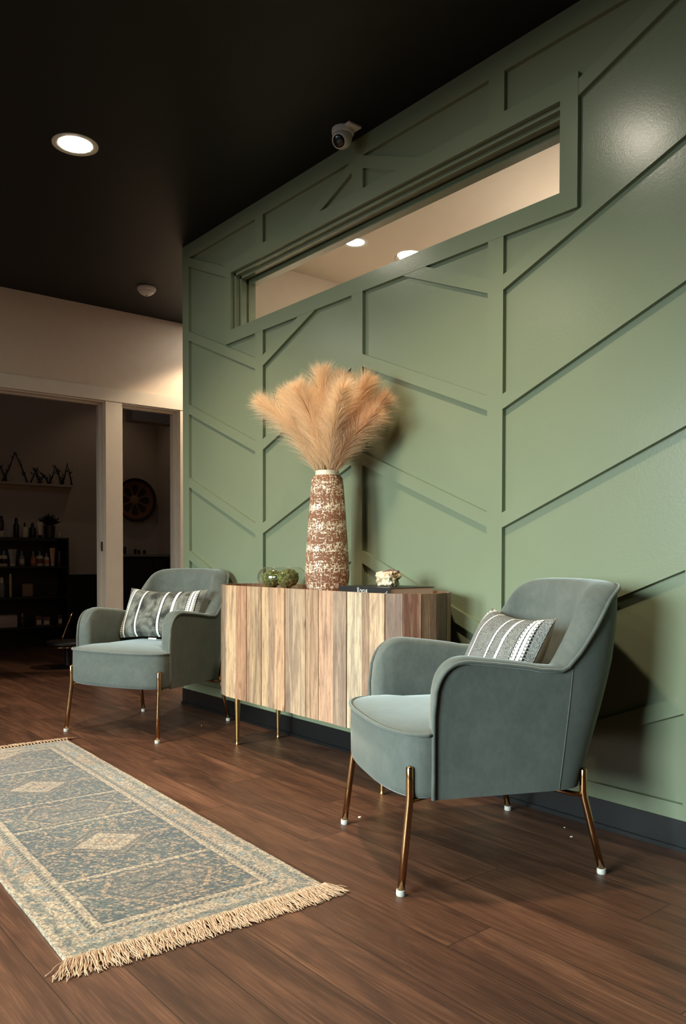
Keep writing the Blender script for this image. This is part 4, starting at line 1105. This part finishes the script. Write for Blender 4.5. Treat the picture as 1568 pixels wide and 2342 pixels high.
# ledge with dried branches
lg = thing('wall_ledge', 'thin pale ledge high on the far wall of the unlit room', 'shelf', (RX + .05, 0.2, 1.60))
bm = bmesh.new(); box(bm, -.049, .05, -1.0, .58, 0, .02); obj('board', bm, M['dark_room'], lg)
bm = bmesh.new(); box(bm, -.049, -.03, -.9, .5, -.03, 0.0); obj('bracket', bm, M['dark_room'], lg)
brs = [(0.02, .23, .10, 'tall dark dried branch on the ledge near the picture edge'), (0.20, .30, .12, 'largest dark forked branch on the ledge'), (0.40, .14, .05, 'short dark dried sprig past the forked branch on the ledge'), (0.48, .10, .05, 'smallest dark sprig on the ledge'), (0.60, .20, .06, 'dark upright dried branch near the end of the ledge'), (0.72, .22, .05, 'dark leaning branch at the end of the ledge')]
for i, (y, hg, sp_, lb) in enumerate(brs):
    t = thing('dried_branch', lb, 'branch', (RX + .05, y, 1.6205), 0, 'dried branches on the ledge'); rr = random.Random(i)
    bm = bmesh.new(); tube(bm, [(0, -sp_, 0.006), (0, -sp_ * .4, hg * .5), (0, 0, hg)], [.008, .007, .003], 6); tube(bm, [(0, sp_, .006), (0, sp_ * .5, hg * .55), (0, 0.002, hg * .95)], [.009, .007, .003], 6)
    for k in range(16):
        f = rr.random(); s_ = rr.choice((-1, 1)); p0 = Vector((0, s_ * sp_ * (1 - f), hg * f * .95)); d_ = Vector((rr.gauss(0, .3), rr.gauss(0, 1), .8 + rr.random())).normalized() * (.03 + .03 * rr.random()); w_ = d_.orthogonal().normalized() * .006
        bm.faces.new([bm.verts.new(x_) for x_ in (p0, p0 + d_ * .5 + w_, p0 + d_, p0 + d_ * .5 - w_)])
    obj('stem', bm, M['black'], t)
# narrow doorway: counter, woven disc, screen
cb_ = thing('counter_cabinet', 'dark two door counter cabinet with a pale top seen through the narrow doorway', 'cabinet', (RX + .001, 0, 0))
bm = bmesh.new(); box(bm, 0.0, .30, 1.12, 1.745, 0.0, .885); obj('carcass', bm, M['black'], cb_)
m_cab = simple('dark_brown_front', (52, 44, 38), .5)
for a, b in ((1.13, 1.545), (1.555, 1.742)):
    bm = bmesh.new(); box(bm, .301, .318, a, b, .05, .872, .012); obj('door', bm, m_cab, cb_, angle=40)
bm = bmesh.new(); box(bm, 0.0, .33, 1.10, 1.747, .886, .914, .004); obj('countertop', bm, pm('pale_countertop', (150, 138, 120)), cb_, angle=40)
CX_ = RX + .2
dsk = thing('woven_wall_disc', 'round woven wall basket with a dark star pattern', 'wall basket', (RX + .001, 1.475, 1.505))
bm = bmesh.new()
mt, nt, p = material('star_weave'); g = G(nt); c = g.coord(); X, Y, Z = g.sep(c)
rad = g.m('SQRT', g.m('ADD', g.m('MULTIPLY', Y, Y), g.m('MULTIPLY', Z, Z))); an = g.m('ARCTAN2', Z, Y)
pet = g.m('MULTIPLY', g.m('POWER', g.m('ABSOLUTE', g.m('COSINE', g.m('MULTIPLY', an, 4.0))), 0.7), g.m('SUBTRACT', 1.0, g.m('POWER', g.m('ABSOLUTE', g.m('DIVIDE', g.m('SUBTRACT', rad, 0.11), 0.075)), 2.0)))
inn = g.m('MAXIMUM', g.m('GREATER_THAN', pet, 0.45), g.m('GREATER_THAN', rad, 0.205))
rings = g.m('GREATER_THAN', g.m('SINE', g.m('MULTIPLY', rad, 420.0)), 0.2)
g.set(p.inputs['Base Color'], g.mix(g.m('MULTIPLY', rings, .25), g.mix(inn, lin((128, 82, 52)), lin((44, 32, 26))), lin((60, 40, 28)))); p.inputs['Roughness'].default_value = .9
rows = [[(x_, r_ * math.cos(2 * PI * k / 48), r_ * math.sin(2 * PI * k / 48)) for k in range(48)] for r_, x_ in ((.005, .016), (.08, .017), (.16, .026), (.225, .052), (.236, .060), (.238, .052), (.226, .040), (.16, .012), (.08, .0), (.005, .0))]
V = grid_mesh(bm, rows, close=True); bm.faces.new(V[0]); bm.faces.new(V[-1]); obj('woven_dish', bm, mt, dsk, smooth=True)
bm = bmesh.new(); rows = [[(x_, r_ * math.cos(2 * PI * k / 32), r_ * math.sin(2 * PI * k / 32)) for k in range(32)] for r_, x_ in ((.002, .0225), (.03, .0225), (.046, .0215), (.048, .0185))]
V = grid_mesh(bm, rows, close=True); bm.faces.new(V[0]); obj('centre_boss', bm, pm('tan_straw', (146, 106, 70)), dsk, smooth=True)
tv = thing('wall_screen', 'black wall mounted screen edge seen through the narrow doorway', 'television', (-2.95, 1.749, 1.55))
bm = bmesh.new(); box(bm, -.37, .37, -.035, -.010, -.31, .31, .004); obj('housing', bm, M['black'], tv, angle=40)
bm = bmesh.new(); box(bm, -.36, .36, -.0358, -.0352, -.30, .30); obj('screen', bm, M['lens'], tv)
bm = bmesh.new(); box(bm, -.1, .1, -.010, -.001, -.1, .1); obj('mount_plate', bm, M['black'], tv)
zc = .9145
def cnt(name, label, cat, y, r, hgt, mat, x=CX_): return small(name, label, cat, y, zc, [('body', [(r * .95, 0), (r, .003), (r, hgt * .93), (r * .9, hgt)], mat)], x=x, group='small items on the counter')
cnt('brush_cup', 'dark brush cup on the counter beside the white stick', 'cup', 1.235, .018, .07, pm('dark_cup', (58, 48, 40)))
cnt('canister', 'dark canister on the counter next to the brush cup', 'canister', 1.275, .017, .075, pm('dark_canister', (46, 38, 32)))
cnt('candle', 'thin white taper standing on the counter', 'candle', 1.308, .004, .10, m_white)
cnt('jar', 'small black jar on the counter past the white taper', 'jar', 1.395, .015, .055, m_blk)
cnt('jar', 'shorter black jar next to the other on the counter', 'jar', 1.435, .014, .045, m_blk)
mug = cnt('mug', 'small dark mug with a pale handle on the counter', 'mug', 1.50, .014, .045, m_blk)
bm = bmesh.new(); tube(bm, [(0, -.013, .035), (0, -.026, .032), (0, -.028, .018), (0, -.014, .010)], .0025, 6); obj('handle', bm, m_white, mug, smooth=True)
nb_ = thing('notepad', 'flat pale notepad lying at the end of the counter', 'notepad', (CX_ + .05, 1.555, zc))
bm = bmesh.new(); box(bm, -.05, .05, -.03, .03, 0, .012); obj('pad', bm, m_white, nb_)
# dark stool with a brass rod inside the wide doorway
stl = thing('stool', 'low black stool with a slanting brass rod in the dark doorway', 'stool', (-2.0, 0.03, 0))
bm = bmesh.new(); lathe(bm, [(.05, .168), (.15, .172), (.168, .184), (.168, .204), (.155, .214), (.05, .219), (.004, .220)], 32); obj('seat', bm, M['black'], stl, smooth=True)
bm = bmesh.new(); lathe(bm, [(.158, .168), (.169, .170), (.1695, .176), (.160, .177)], 32, cap=False); obj('rim', bm, M['gold'], stl, smooth=True)
bm = bmesh.new(); lathe(bm, [(.13, 0), (.132, .006), (.03, .018), (.02, .03), (.02, .168), (.019, .169)], 24); obj('pedestal', bm, M['black'], stl, angle=40)
tube_obj('rod', [(.0, -.045, .219), (.0, -.035, .25), (.0, .0, .34), (.0, .04, .44)], .006, M['gold'], stl)
# lint on the floor
ml = simple('white_lint', (226, 224, 216), .9)
for i, (x, y, lb) in enumerate(((2.803, -.099, 'white crumb on the floor under the nearest armchair'), (2.868, -.156, 'larger white crumb on the floor by the baseboard'), (2.300, -.556, 'grey scrap of lint beside the nearest armchair front foot'), (0.648, -.24, 'tiny white crumb on the floor under the farther armchair'))):
    bm = bmesh.new(); bmesh.ops.create_icosphere(bm, subdivisions=2, radius=(.003, .0045, .006, .003)[i])
    for v in bm.verts: v.co *= 1 + .5 * mnoise.noise(v.co * 400 + Vector((i, 0, 0))); v.co.z = abs(v.co.z) * .5
    o_ = obj('lint', bm, ml, None); o_.location = (x, y, .0003); tag(o_, lb, 'lint', 'crumbs on the floor')
